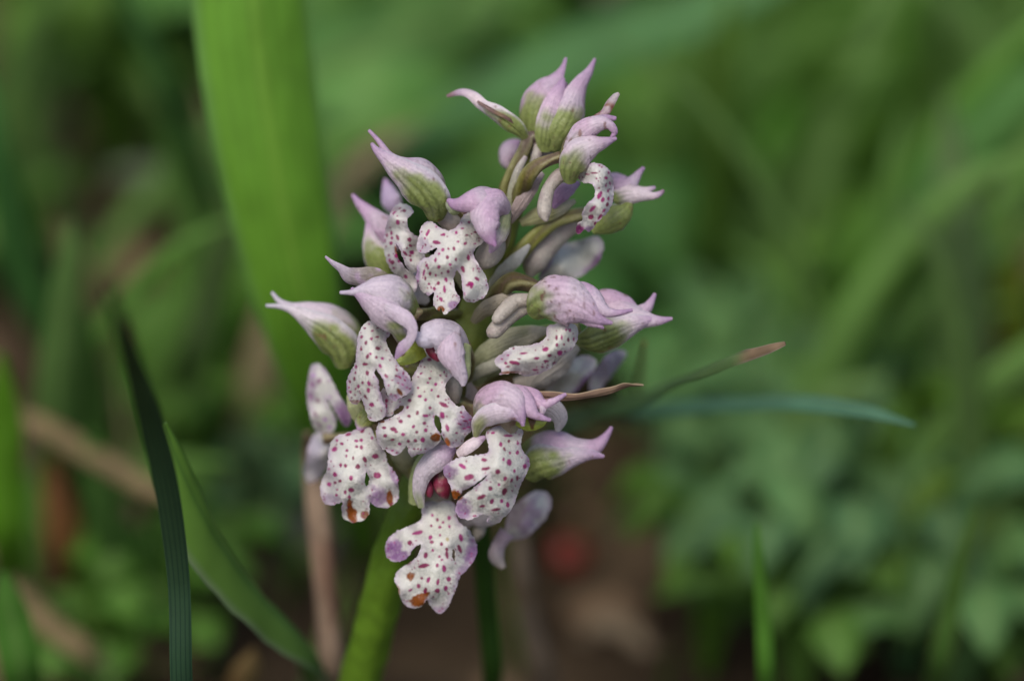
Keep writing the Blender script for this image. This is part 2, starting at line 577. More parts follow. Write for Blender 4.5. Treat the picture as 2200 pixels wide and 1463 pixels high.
def make_ground():
    n = 260
    u = np.linspace(-1, 1, n)
    ax = np.sign(u) * (np.abs(u) * 0.42 + 30.0 * np.maximum(np.abs(u) - 0.86, 0) ** 2 * 12)
    X, Y = np.meshgrid(ax, ax + 0.12)
    Zz = soil_height(X.ravel(), Y.ravel())
    V = np.c_[X.ravel(), Y.ravel(), Zz]
    idx = np.arange(n * n).reshape(n, n)
    F = np.stack([idx[:-1, :-1], idx[:-1, 1:], idx[1:, 1:], idx[1:, :-1]], -1).reshape(-1, 4)
    m = bpy.data.materials.new('soil'); m.use_nodes = True
    N, L = m.node_tree.nodes, m.node_tree.links
    pb = N['Principled BSDF']; pb.inputs['Roughness'].default_value = 0.95; pb.inputs['Specular IOR Level'].default_value = 0.1
    tc = N.new('ShaderNodeTexCoord')
    a = N.new('ShaderNodeTexNoise'); a.inputs['Scale'].default_value = 28; a.inputs['Detail'].default_value = 8
    L.new(tc.outputs['Object'], a.inputs['Vector'])
    r = N.new('ShaderNodeValToRGB')
    e = r.color_ramp.elements
    e[0].position, e[0].color = 0.30, (0.012, 0.009, 0.005, 1)
    e[1].position, e[1].color = 0.74, (0.17, 0.120, 0.070, 1)
    k = e.new(0.5); k.color = (0.055, 0.037, 0.021, 1)
    L.new(a.outputs['Fac'], r.inputs['Fac'])
    L.new(r.outputs['Color'], pb.inputs['Base Color'])
    b = N.new('ShaderNodeTexNoise'); b.inputs['Scale'].default_value = 400; b.inputs['Detail'].default_value = 6
    L.new(tc.outputs['Object'], b.inputs['Vector'])
    bp = N.new('ShaderNodeBump'); bp.inputs['Strength'].default_value = 0.8; bp.inputs['Distance'].default_value = 0.002
    L.new(b.outputs['Fac'], bp.inputs['Height']); L.new(bp.outputs['Normal'], pb.inputs['Normal'])
    o = mesh_obj('ground', V, F, m, origin=(0, 0, 0))
    tag(o, 'dark brown crumbly soil under the plants', 'soil', kind='structure')
make_ground()
rnd = random.Random(11)
nrs = np.random.RandomState(5)

def leaf_col(base, tip=None, rib=(0.30, 0.42, 0.14), ribs=0.35, edge=None, seed=0, lines=0, veins=0):
    tip = tip or base
    def f(t, s, V):
        n = vnoise(V * np.array([260, 90, 90]) + seed * 5.1)
        c = mixc(np.tile(np.array(base, float), (len(t), 1)), tip, t)
        c = c * (0.86 + 0.28 * n)[:, None]
        c = mixc(c, rib, ribs * np.exp(-(s / 0.10) ** 2))
        if veins:
            c = c * (1 + 0.16 * np.cos(s * math.pi * veins + 0.6 * np.sin(9 * t)))[:, None]
        if lines:
            c = mixc(c, np.array(base) * 0.45, 0.7 * sstep(0.55, 0.95, np.cos(s * math.pi * lines)))
        if edge is not None:
            c = mixc(c, edge, 0.8 * sstep(0.80, 0.97, np.abs(s)))
        return c
    return f

def wpt(p):
    """(px, py, d or None for the ground)"""
    if p[2] is None:
        w = G(p[0], p[1]); w[2] = w[2] - 0.006
        return w
    return P(p[0], p[1], p[2])

def blade(name, label, cat, pts, n, col, A=28, mat=None, group=None, nt=40, ns=9, thick=0.0002, **kw):
    W = [wpt(p) for p in pts]
    hw = []
    for p in pts:
        d = p[2] if p[2] is not None else ground_d(p[0], p[1])
        hw.append(p[3] * KPX * (DIST - d * 0.001) / DIST)
    o = sweep(name, W, hw, camdir(n), mat or M_LEAF, None, A=A, nt=nt, ns=ns, col=col, thick=thick, **kw)
    return tag(o, label, cat, group)

def root_at(px, py):
    """pixel and depth where a blade that leaves the frame reaches the soil"""
    return (px, py, None)

def pix_x(V):
    r = V - CAM
    return 1100.0 + (r @ AX_R) / (r @ AX_F) * DIST / KPX

# colours
G_BRIGHT = (0.150, 0.335, 0.022)
G_MID = (0.045, 0.130, 0.018)
G_DARK = (0.016, 0.055, 0.020)
G_BLUE = (0.060, 0.150, 0.070)
G_PALE = (0.110, 0.190, 0.060)
STRAW = (0.21, 0.155, 0.075)
RUST = (0.22, 0.085, 0.030)

# ---- blades near the plane of focus
blade('broad_leaf', 'broad bright green strap leaf standing upright behind the orchid', 'leaf',
      [(800, 1120, None, 30), (735, 960, -62, 60), (665, 720, -42, 85), (602, 420, -34, 112), (556, 120, -30, 122), (540, -60, -28, 120), (530, -330, -26, 100), (525, -700, -26, 8)],
      (0.25, 0.1, 1), leaf_col(G_BRIGHT, (0.16, 0.36, 0.040), rib=(0.22, 0.40, 0.05), ribs=0.5, edge=(0.14, 0.28, 0.08), seed=1, veins=9), A=40, nt=70, ns=21, thick=0.0004)
blade('grass_blade', 'dark blue-green ribbed grass blade crossing in front of the folded leaf', 'grass blade',
      [(405, 2150, None, 20), (398, 1700, -12, 22), (388, 1440, -1, 22), (384, 1250, 1.5, 22), (360, 1060, 8, 24), (322, 900, 18, 24), (282, 770, 32, 19), (250, 680, 46, 13), (226, 620, 56, 4)],
      (0.2, 0.2, 1), leaf_col((0.024, 0.075, 0.050), (0.060, 0.105, 0.030), ribs=0.0, lines=5, seed=2), A=20, nt=80, ns=25, thick=0.0003)
blade('folded_leaf', 'green folded leaf with pale downy edge behind the dark blade', 'leaf',
      [(735, 1545, None, 22), (665, 1400, -26, 38), (560, 1295, -17, 54), (458, 1160, -11, 60), (402, 1050, -8, 52), (370, 975, -7, 32), (348, 912, -6.5, 4)],
      (0.35, -0.75, .8), leaf_col((0.105, 0.175, 0.075), (0.125, 0.255, 0.03), rib=(0.03, 0.09, 0.02), ribs=0.5, edge=(0.22, 0.28, 0.17), seed=3), A=62, nt=60, ns=17, thick=0.0004)
blade('withered_leaf_tip', 'thin grey-green blade ending in a curled brown withered tip', 'grass blade',
      [(1180, 960, None, 14), (1240, 905, -70, 20), (1380, 850, -34, 25), (1500, 800, -14, 23), (1580, 768, -4, 14), (1625, 757, -1.5, 9), (1660, 746, -0.5, 7), (1688, 738, 0, 2)],
      (-0.1, -0.55, 1), lambda t, s, V: mixc(leaf_col((0.10, 0.20, 0.065), (0.13, 0.22, 0.08), ribs=0.2, seed=4)(t, s, V), np.array((0.24, 0.165, 0.10)) * (0.45 + 0.9 * vnoise(V * 1600))[:, None] + 0.10 * sstep(0.7, 0.95, np.abs(s))[:, None], sstep(1575, 1615, pix_x(V))), A=50, nt=90, ns=17, wav=0.35)
blade('arching_blade', 'slender blue-green blade arching out horizontally with a drooping tip', 'grass blade',
      [(1130, 1010, None, 14), (1190, 920, -75, 26), (1330, 885, -52, 30), (1520, 868, -38, 29), (1700, 862, -28, 25), (1850, 880, -23, 18), (1965, 915, -20, 3)],
      (0, -0.9, 1), leaf_col((0.045, 0.13, 0.045), (0.085, 0.20, 0.12), ribs=0.3, seed=5), A=30)
blade('spiky_blade', 'short upright narrow green spike standing alone among bluish leaves', 'grass blade',
      [(1665, 1660, None, 17), (1648, 1463, -34, 16), (1640, 1330, -30, 14), (1630, 1200, -27, 9), (1625, 1125, -26, 2)],
      (0.1, 0, 1), leaf_col((0.075, 0.21, 0.02), (0.09, 0.24, 0.025), ribs=0.2, seed=6), A=40)
blade('leaning_blade', 'thin leaning green blade with a straw-coloured edge', 'grass blade',
      [(1985, 1560, None, 24), (2015, 1440, -50, 24), (2045, 1290, -45, 19), (2075, 1160, -41, 9), (2092, 1090, -40, 3)],
      (-0.2, 0, 1), leaf_col((0.045, 0.125, 0.02), (0.06, 0.14, 0.02), ribs=0.2, edge=(0.16, 0.13, 0.06), seed=7), A=35)
blade('dry_stem', 'pale pinkish-tan dry stalk standing left of the orchid stem', 'dry stalk',
      [(712, 1640, None, 26), (715, 1463, -36, 22), (708, 1330, -34, 21), (698, 1210, -32, 23), (686, 1100, -31, 22), (672, 1000, -31, 14), (660, 930, -27, 4)],
      (0.2, 0, 1), plain_col((0.21, 0.135, 0.09), (0.30, 0.21, 0.14), (0.18, 0.10, 0.065), 300, 1), A=85, mat=M_DRY, wav=0.12)
blade('thin_green_stem', 'thin dark green stem just right of the orchid stem', 'plant stem',
      [(1080, 1640, None, 18), (1064, 1463, -32, 18), (1052, 1330, -27, 18), (1040, 1190, -22, 17), (1030, 1080, -19, 14), (1022, 1000, -17, 5)],
      (0.2, 0, 1), leaf_col((0.030, 0.080, 0.010), (0.035, 0.085, 0.012), ribs=0.0, seed=9), A=85, mat=M_LEAF)
blade('dry_stem', 'thin dull brown dry stalk right of the thin green stem', 'dry stalk',
      [(1190, 1600, None, 20), (1175, 1463, -62, 24), (1140, 1330, -57, 22), (1125, 1210, -54, 18), (1118, 1130, -53, 5)],
      (0.2, 0, 1), plain_col((0.17, 0.12, 0.075), (0.17, 0.125, 0.085), (0.10, 0.07, 0.04), 300, 2), A=80, mat=M_DRY)
blade('rusty_spike', 'tiny rust-brown upright stalk tip behind the dry bract', 'dry stalk',
      [(1345, 1000, None, 4), (1366, 870, -60, 5), (1376, 800, -38, 5), (1383, 735, -22, 2)],
      (0.2, 0, 1), plain_col((0.08, 0.10, 0.02), (0.19, 0.075, 0.02), None, 300, 3), A=80, mat=M_DRY, nt=20)

# ---- blurred blades further back: (label, colour, points)
FAR = [
 ('grass_blade', 'wide mid-green blade slanting up to the right above the orchid', (0.065, 0.16, 0.05), (0.1, -0.6, 1),
  [(700, 470, None, 30), (860, 300, -140, 60), (1060, 180, -125, 72), (1290, 90, -118, 70), (1520, 10, -112, 60), (1800, -110, -108, 10)]),
 ('grass_blade', 'long mid-green blade curving steeply up beside the grey soil patch', (0.055, 0.15, 0.03), (-0.3, -0.2, 1),
  [(1750, 860, None, 40), (1790, 730, -120, 52), (1870, 570, -112, 58), (2010, 390, -105, 58), (2180, 210, -100, 46), (2400, 40, -96, 8)]),
 ('grass_blade', 'pale grey-green upright broad blade ending low in soil', (0.115, 0.185, 0.065), (0.1, 0, 1),
  [(2078, 1000, None, 30), (2076, 900, -112, 52), (2070, 700, -102, 58), (2060, 500, -94, 52), (2045, 330, -90, 34), (2030, 200, -86, 6)]),
 ('grass_blade', 'yellow-green upright narrow blade right of the topmost flowers', (0.085, 0.165, 0.02), (0.1, 0, 1),
  [(1650, 830, None, 20), (1600, 700, -150, 34), (1560, 520, -135, 36), (1545, 330, -122, 34), (1550, 140, -112, 26), (1570, -20, -106, 6)]),
 ('grass_blade', 'dark green narrow blade slanting from brown soil towards the strap leaf', (0.028, 0.085, 0.018), (0.2, 0, 1),
  [(520, 560, None, 20), (450, 420, -120, 24), (380, 240, -105, 24), (315, 90, -98, 22), (255, -40, -94, 18), (180, -200, -90, 4)]),
 ('grass_blade', 'faint grey-green blade rising from bare brown soil', (0.070, 0.115, 0.035), (0.1, 0, 1),
  [(370, 900, None, 22), (410, 780, -95, 28), (455, 630, -88, 30), (490, 500, -82, 24), (510, 400, -78, 5)]),
 ('grass_blade', 'bright green blade curving along the edge by the olive tuft', (0.045, 0.14, 0.03), (0.3, 0, 1),
  [(190, 900, None, 30), (110, 720, -95, 40), (50, 560, -85, 42), (15, 420, -78, 36), (-10, 280, -72, 24), (-30, 150, -70, 5)]),
 ('grass_blade', 'pale green upright blade in the olive tuft', (0.085, 0.165, 0.04), (0.2, 0, 1),
  [(150, 1190, None, 30), (130, 1020, -84, 42), (120, 850, -74, 44), (135, 690, -68, 36), (150, 560, -64, 24), (155, 470, -62, 5)]),
 ('grass_blade', 'mid-green blade of the olive tuft leaning towards the dark blade', (0.070, 0.15, 0.03), (0.2, 0, 1),
  [(200, 1160, None, 28), (205, 1000, -88, 36), (190, 840, -78, 38), (165, 700, -70, 30), (140, 600, -66, 8)]),
 ('grass_blade', 'olive-tan withered blade of the olive tuft', (0.17, 0.16, 0.065), (0.2, 0, 1),
  [(250, 1050, None, 24), (220, 830, -100, 34), (190, 660, -90, 36), (150, 540, -84, 30), (110, 460, -80, 6)]),
 ('grass_blade', 'very bright green blade at the rim beside the dry straw', (0.075, 0.20, 0.006), (0.2, 0, 1),
  [(50, 1330, None, 28), (20, 1180, -66, 36), (5, 1030, -60, 40), (10, 900, -56, 34), (0, 760, -52, 6)]),
 ('grass_blade', 'dim green blade rising beside the rusty dead leaf', (0.055, 0.13, 0.025), (0.2, 0, 1),
  [(255, 1340, None, 26), (240, 1180, -84, 34), (215, 1030, -76, 34), (190, 920, -72, 8)]),
 ('grass_blade', 'green blade at the rim right of the reclining straw', (0.055, 0.15, 0.02), (0.2, 0, 1),
  [(70, 1640, None, 30), (50, 1463, -44, 42), (25, 1330, -40, 40), (5, 1230, -38, 8)]),
 ('grass_blade', 'green blade crossing low over bright leaves', (0.075, 0.16, 0.02), (0.0, -0.8, 1),
  [(1450, 640, None, 22), (1500, 560, -150, 36), (1520, 440, -140, 38), (1490, 300, -130, 30), (1440, 200, -125, 6)]),
 ('grass_blade', 'bright green blade crossing diagonally behind the arching blade', (0.075, 0.165, 0.016), (0.0, -0.5, 1),
  [(1640, 980, None, 30), (1720, 850, -130, 40), (1830, 700, -120, 46), (1930, 560, -114, 40), (2010, 440, -110, 8)]),
 ('grass_blade', 'yellowish blade at the far rim beside the pale upright blade', (0.11, 0.15, 0.01), (-0.2, 0, 1),
  [(2230, 900, None, 26), (2190, 760, -110, 36), (2170, 620, -104, 34), (2180, 480, -100, 6)]),
 ('grass_blade', 'mid-green blade leaning over the brown patch near the top', (0.065, 0.155, 0.03), (0.1, -0.4, 1),
  [(1950, 330, None, 30), (1890, 240, -200, 44), (1960, 120, -185, 46), (2080, 10, -176, 40), (2200, -80, -170, 8)]),
]
for i, (nm, lab, c, n, pts) in enumerate(FAR):
    blade(nm, lab, 'grass blade', pts, n, leaf_col(tuple(np.array(c) * 1.25), tuple(np.array(c) * 1.4), ribs=0.25, seed=20 + i), A=30, nt=30, ns=7)

DRY = [
 ('straw', 'thick tan straw lying slantwise towards the dark blade', STRAW, [(-60, 800, None, 12), (60, 890, -76, 20), (180, 960, -74, 22), (300, 1030, -70, 20), (380, 1075, -68, 6)]),
 ('straw', 'curved tan straw lying below the rusty dead leaf', STRAW, [(-20, 1170, -74, 12), (40, 1260, -73, 22), (110, 1340, -72, 24), (200, 1400, -72, 20), (300, 1440, None, 6)]),
 ('straw', 'short pale straw lying on brown soil near the red berry', (0.25, 0.19, 0.12), [(1230, 1300, None, 10), (1290, 1330, -104, 24), (1370, 1360, -103, 22), (1440, 1400, None, 6)]),
 ('straw', 'pale greyish straw arching behind the strap leaf', (0.13, 0.16, 0.09), [(230, 370, -146, 8), (300, 360, -142, 22), (380, 385, -140, 26), (450, 420, -140, 20), (520, 470, None, 5)]),
]
for i, (nm, lab, c, pts) in enumerate(DRY):
    blade(nm, lab, 'straw', pts, (0, -0.6, 1), plain_col(c, c, tuple(np.array(c) * 0.6), 200, i), A=80, mat=M_DRY, nt=26, ns=9)
blade('dead_leaf', 'rust-orange dead leaf standing in the soil beside the dim green blade', 'dead leaf',
      [(135, 1290, None, 16), (140, 1200, -88, 32), (132, 1110, -84, 36), (120, 1030, -82, 22), (110, 960, -80, 4)], (0.2, 0, 1),
      plain_col((0.25, 0.105, 0.03), (0.20, 0.09, 0.03), (0.12, 0.05, 0.02), 150, 5), A=45, mat=M_DRY, nt=24, ns=9)
blade('dead_leaf', 'small orange-tan dead leaf tip poking up below the folded leaf', 'dead leaf',
      [(500, 1560, None, 16), (515, 1490, -52, 28), (530, 1440, -48, 26), (545, 1395, -46, 4)], (0.2, 0, 1),
      plain_col((0.26, 0.13, 0.04), (0.22, 0.15, 0.06), (0.12, 0.06, 0.02), 150, 6), A=45, mat=M_DRY, nt=20, ns=9)
blade('dead_leaf', 'tan dead leaf curled beside the leaning blade', 'dead leaf',
      [(2190, 1240, None, 20), (2165, 1150, -95, 42), (2140, 1080, -92, 44), (2110, 1020, -92, 8)], (0, -0.4, 1),
      plain_col((0.27, 0.19, 0.10), (0.22, 0.15, 0.08), (0.14, 0.09, 0.04), 150, 7), A=55, mat=M_DRY, nt=20, ns=9)

# red berry lying on the soil
def berry(px, py):
    c = G(px, py, 0.003)
    root = thing('red_berry', 'small red berry lying on dark soil behind the orchid', 'berry', c)
    r = 0.0024
    tube('berry_body', [c + np.array([0, 0, z * r]) for z in (-1, -0.86, -0.5, 0, 0.5, 0.86, 0.99)], [0.1 * r, 0.5 * r, 0.87 * r, 1.0 * r, 0.87 * r, 0.5 * r, 0.12 * r],
         make_mat('berry_skin', rough=0.35, trans=0, bump=0.05, color=(0.20, 0.030, 0.018)), root, nt=16)
    tube('stalk', [c + np.array([0, 0, 0.9 * r]), c + np.array([0.0006, 0, 1.5 * r]), c + np.array([0.003, 0.001, 2.1 * r])], [0.0004, 0.0003, 0.0002], M_DRY, root, nt=8, ns=8,
         col=plain_col((0.1, 0.1, 0.02), (0.1, 0.08, 0.02)))
berry(1225, 1190)

# ---- low leafy plants: (kind, px, py, leaf count, spread mm, height mm, leaf half width mm, colour)
def rosette(name, label, px, py, n, spread, h, hw, col, seed, group, aim=None):
    r = random.Random(seed)
    if hw < 10:
        spread, hw, n = spread * 0.55, hw * 0.6, n + 2
    else:
        spread, hw = spread * 0.7, hw * 0.8
    col = tuple(np.array(col) * np.array([1.35, 1.15, 0.75]))
    if px > 1450 and py > 880:
        hw, n, spread = hw * 0.62, n + 4, spread * 1.1
    b = G(px, py)
    root = thing(name, label, 'low plant', b, group)
    tube('stem', [b + np.array([0, 0, -0.004]), b + np.array([0.0004, 0, h * 0.00025]), b + np.array([0, 0.0006, h * 0.0005])], [0.0011, 0.0010, 0.0004], M_LEAF, root, nt=8, ns=8, col=leaf_col(tuple(np.array(col) * 1.1), ribs=0.0, seed=seed))
    for i in range(n):
        a = 2 * math.pi * (i + r.uniform(-0.3, 0.3)) / n
        L = spread * r.uniform(0.55, 1.1) * 0.001
        H = h * r.uniform(0.6, 1.15) * 0.001
        o = np.array([math.cos(a), math.sin(a), 0])
        pts = [b + np.array([0, 0, -0.004]), b + o * L * 0.22 + np.array([0, 0, H * 0.55]), b + o * L * 0.45 + np.array([0, 0, H * 0.9]),
               b + o * L * 0.7 + np.array([0, 0, H]), b + o * L * 0.92 + np.array([0, 0, H * 0.92]), b + o * L * 1.05 + np.array([0, 0, H * 0.8])]
        w = hw * r.uniform(0.75, 1.2) * 0.001
        k = r.uniform(0.75, 1.25)
        sweep('leaf', pts, [0.0006, 0.0008, w * 0.75, w, w * 0.7, w * 0.1], np.array([r.uniform(-.2, .2), r.uniform(-.3, .1), 1.0]) + 0.35 * o, M_LEAF, root,
              A=r.uniform(20, 45), nt=18, ns=7, thick=0.0002, col=leaf_col(tuple(np.array(col) * k), tuple(np.array(col) * k * 1.15), ribs=0.3, seed=seed + i), wav=0.08, seed=seed + i)
ROS = [
 ('blue', 110, 330, 7, 42, 48, 11, (0.075, 0.175, 0.085)), ('green', 230, 420, 7, 30, 36, 7, (0.055, 0.15, 0.012)),
 ('green', 330, 420, 6, 30, 24, 7, (0.045, 0.12, 0.02)), ('blue', 860, 470, 8, 52, 34, 13, (0.065, 0.175, 0.055)),
 ('blue', 980, 520, 6, 44, 26, 11, (0.055, 0.16, 0.05)), ('green', 760, 250, 6, 40, 20, 9, (0.05, 0.12, 0.01)),
 ('green', 870, 100, 6, 46, 20, 10, (0.055, 0.15, 0.03)), ('green', 1440, 470, 7, 36, 26, 10, (0.045, 0.15, 0.016)),
 ('blue', 1470, 800, 7, 40, 22, 12, (0.050, 0.165, 0.055)), ('green', 1420, 460, 5, 30, 22, 8, (0.05, 0.15, 0.02)),
 ('green', 1700, 380, 7, 44, 26, 10, (0.05, 0.13, 0.018)), ('blue', 1770, 300, 5, 36, 26, 9, (0.085, 0.155, 0.085)),
 ('green', 1650, 230, 6, 40, 22, 9, (0.045, 0.13, 0.016)), ('green', 2000, 280, 7, 44, 26, 10, (0.05, 0.14, 0.018)),
 ('green', 2120, 150, 6, 50, 20, 11, (0.055, 0.15, 0.01)), ('green', 1640, 640, 6, 36, 16, 8, (0.045, 0.11, 0.012)),
 ('green', 1960, 800, 7, 34, 24, 8, (0.06, 0.16, 0.012)), ('green', 1860, 880, 7, 34, 24, 8, (0.065, 0.16, 0.014)),
 ('green', 1850, 1100, 7, 32, 22, 9, (0.06, 0.155, 0.018)), ('green', 1960, 1180, 6, 28, 20, 7, (0.05, 0.14, 0.014)),
 ('blue', 1560, 1130, 8, 30, 24, 8, (0.055, 0.145, 0.06)), ('blue', 1720, 1220, 8, 30, 26, 8, (0.055, 0.14, 0.065)),
 ('blue', 1600, 1300, 8, 28, 22, 8, (0.06, 0.15, 0.07)), ('blue', 1830, 1330, 8, 30, 24, 8, (0.055, 0.14, 0.075)),
 ('blue', 1950, 1420, 7, 28, 24, 8, (0.045, 0.125, 0.06)), ('green', 1520, 1390, 7, 22, 24, 6, (0.06, 0.16, 0.02)),
 ('green', 1720, 1470, 7, 26, 18, 7, (0.055, 0.14, 0.03)), ('blue', 1580, 960, 6, 24, 20, 7, (0.05, 0.13, 0.065)),
 ('green', 2110, 1300, 7, 26, 22, 7, (0.06, 0.14, 0.014)), ('green', 510, 960, 8, 26, 22, 9, (0.055, 0.16, 0.02)),
 ('green', 470, 1060, 7, 24, 18, 7, (0.045, 0.13, 0.012)), ('green', 590, 900, 6, 24, 26, 8, (0.055, 0.15, 0.02)),
 ('green', 540, 760, 5, 24, 16, 7, (0.04, 0.11, 0.012)), ('green', 300, 1200, 7, 22, 20, 6, (0.045, 0.125, 0.02)),
 ('green', 170, 1260, 6, 22, 16, 6, (0.04, 0.115, 0.02)), ('green', 330, 1400, 7, 22, 16, 7, (0.05, 0.14, 0.024)),
 ('green', 430, 1330, 6, 20, 14, 6, (0.035, 0.11, 0.014)), ('blue', 600, 1180, 5, 18, 16, 6, (0.035, 0.09, 0.05)),
 ('green', 230, 1500, 6, 22, 16, 7, (0.045, 0.13, 0.02)), ('green', 480, 560, 4, 24, 12, 6, (0.03, 0.07, 0.012)),
 ('green', 2160, 700, 6, 34, 18, 8, (0.05, 0.12, 0.01)), ('blue', 2140, 900, 6, 30, 20, 8, (0.035, 0.11, 0.03)),
 ('green', 640, 330, 5, 40, 20, 9, (0.05, 0.12, 0.014)), ('green', 1180, 380, 7, 50, 24, 11, (0.045, 0.14, 0.03)),
 ('green', 1330, 250, 6, 40, 14, 8, (0.035, 0.085, 0.016)), ('green', 60, 640, 5, 26, 16, 7, (0.03, 0.09, 0.012)),
 ('blue', 1660, 1060, 7, 26, 20, 8, (0.06, 0.155, 0.07)), ('blue', 1780, 1120, 7, 26, 22, 8, (0.06, 0.155, 0.06)),
 ('blue', 1690, 1390, 7, 26, 22, 8, (0.065, 0.16, 0.085)), ('blue', 1900, 1280, 7, 26, 22, 8, (0.06, 0.15, 0.07)),
 ('green', 1930, 1010, 7, 30, 22, 8, (0.065, 0.165, 0.016)), ('blue', 2060, 1480, 7, 26, 20, 8, (0.055, 0.14, 0.06)),
 ('green', 1760, 930, 7, 30, 20, 8, (0.06, 0.15, 0.03)), ('green', 2140, 1420, 6, 24, 16, 6, (0.05, 0.12, 0.02)),
 ('green', 1540, 330, 6, 36, 20, 9, (0.05, 0.14, 0.02)), ('green', 1880, 480, 6, 36, 18, 9, (0.05, 0.13, 0.02)),
]
ROS_LABEL = {0: 'tall plant with the largest bluish-green leaves, beyond the narrow dark blade',
    1: 'bright green leafy clump under the big bluish-green leaves',
    2: 'dull green leaves in front of the dark hollow beside the strap leaf',
    3: 'wide bluish-green leaves directly behind the upper left flowers',
    4: 'bluish-green leaves behind the topmost flower stalk',
    5: 'olive-green leaves against the right edge of the strap leaf, high up',
    6: 'pale green leaves under the wide blade slanting above the orchid',
    7: 'vivid green leaves behind the arched spotted lip',
    8: 'wide bluish-green leaves behind the right-hand hooded flowers and the withered tip',
    11: 'greyish-green leaves among bright ones in front of the brown patch',
    29: 'rounded bright green leaves right of the folded leaf tip',
    30: 'green leaves growing just beside the middle of the folded leaf',
    31: 'green leaves touching the blurred flowers of the lowest left side',
    32: 'dim green leaves at the foot of the strap leaf',
    33: 'green leaves directly left of the dark ribbed blade',
    34: 'green leaves at the foot of the rusty dead leaf',
    35: 'fresh green leaves left of the foot of the dark ribbed blade',
    36: 'dark green leaves between the ribbed blade and the folded leaf',
    37: 'deep blue-green small leaves beside the pale dry stalk',
    38: 'green leaves beside the curved tan straw',
    25: 'bright green leaves at the edge of bare soil near the pale straw',
    20: 'bluish-green leaves bordering the bare soil beyond the red berry',
    21: 'bluish-green leaves around the short upright spike',
    28: 'yellow-green leaves at the foot of the leaning thin blade',
    27: 'small bluish leaves just under the arching blade',
    39: 'sparse dark leaves on bare brown soil beside the faint blade',
    43: 'green leaves beyond the top flower, under the slanting blade',
    44: 'dark green leaves behind the topmost flower tips',
    45: 'dark leaves behind the green curving blade at the olive tuft',
    17: 'fresh green leaves crossed by the arching blade tip'}
for i, (k, px, py, n, sp, h, hw, c) in enumerate(ROS):
    if i in ROS_LABEL:
        rosette('leafy_plant', ROS_LABEL[i], px, py, n, sp, h, hw, c, 300 + i, 'low leafy plants around the orchid')
    elif k == 'blue':
        rosette('leafy_plant', 'low plant with broad bluish-green leaves out of focus on the soil', px, py, n, sp, h, hw, c, 300 + i, 'bluish low plants behind the orchid')
    else:
        rosette('leafy_plant', 'low plant with fresh green leaves out of focus on the soil', px, py, n, sp, h, hw, c, 300 + i, 'green low plants behind the orchid')

# ---- many slender blades standing in the grass behind
def scatter_blades():
    r = random.Random(21)
    k = 0
    while k < 110:
        px, py = r.uniform(-150, 2350), r.uniform(180, 1420)
        if 520 < px < 1180 and py > 700: continue
        if any((px - a) ** 2 + (py - b) ** 2 < (0.8 * c) ** 2 for a, b, c in BARE): continue
        if px < 700 and r.random() < 0.35: continue
        if 1150 < px < 1500 and py > 820: continue
        if 150 < px < 480 and 420 < py < 1050: continue
        b = G(px, py)
        L = r.uniform(0.025, 0.070); a = r.gauss(0.5, 0.9)
        lean = r.uniform(0.35, 1.1)
        o = np.array([math.sin(a), 0.35 * math.cos(a * 3 + px), 0.0])
        up = np.array([0, 0, 1.0])
        pts = [b - up * 0.004, b + up * L * 0.35 + o * L * lean * 0.10, b + up * L * 0.66 + o * L * lean * 0.33, b + up * L * 0.88 + o * L * lean * 0.66, b + up * L * 0.96 + o * L * lean]
        w = r.uniform(0.0009, 0.0026)
        t = r.random()
        c = np.array([0.085, 0.185, 0.030]) * r.uniform(0.7, 1.35) + np.array([0.03, 0.0, 0.03]) * (t - 0.4)
        lab, grp = 'slender green grass blade out of focus in the grass behind the orchid', 'slender green blades behind the orchid'
        if r.random() < 0.3 and (px < 600 or py > 1100) and L < 0.05:
            c = np.array([0.24, 0.19, 0.10]) * r.uniform(0.7, 1.2)
            lab, grp = 'slender straw-coloured dry blade out of focus behind the orchid', 'dry blades behind the orchid'
        c = tuple(np.clip(c, 0.004, 1))
        s = sweep('grass_blade', pts, [w * 0.7, w, w * 0.95, w * 0.6, w * 0.08], np.array([0.1, -0.7, 0.6]), M_LEAF, None, A=35, nt=18, ns=7, col=leaf_col(c, tuple(np.array(c) * 1.15), ribs=0.2, seed=500 + k))
        tag(s, lab, 'grass blade', grp)
        k += 1

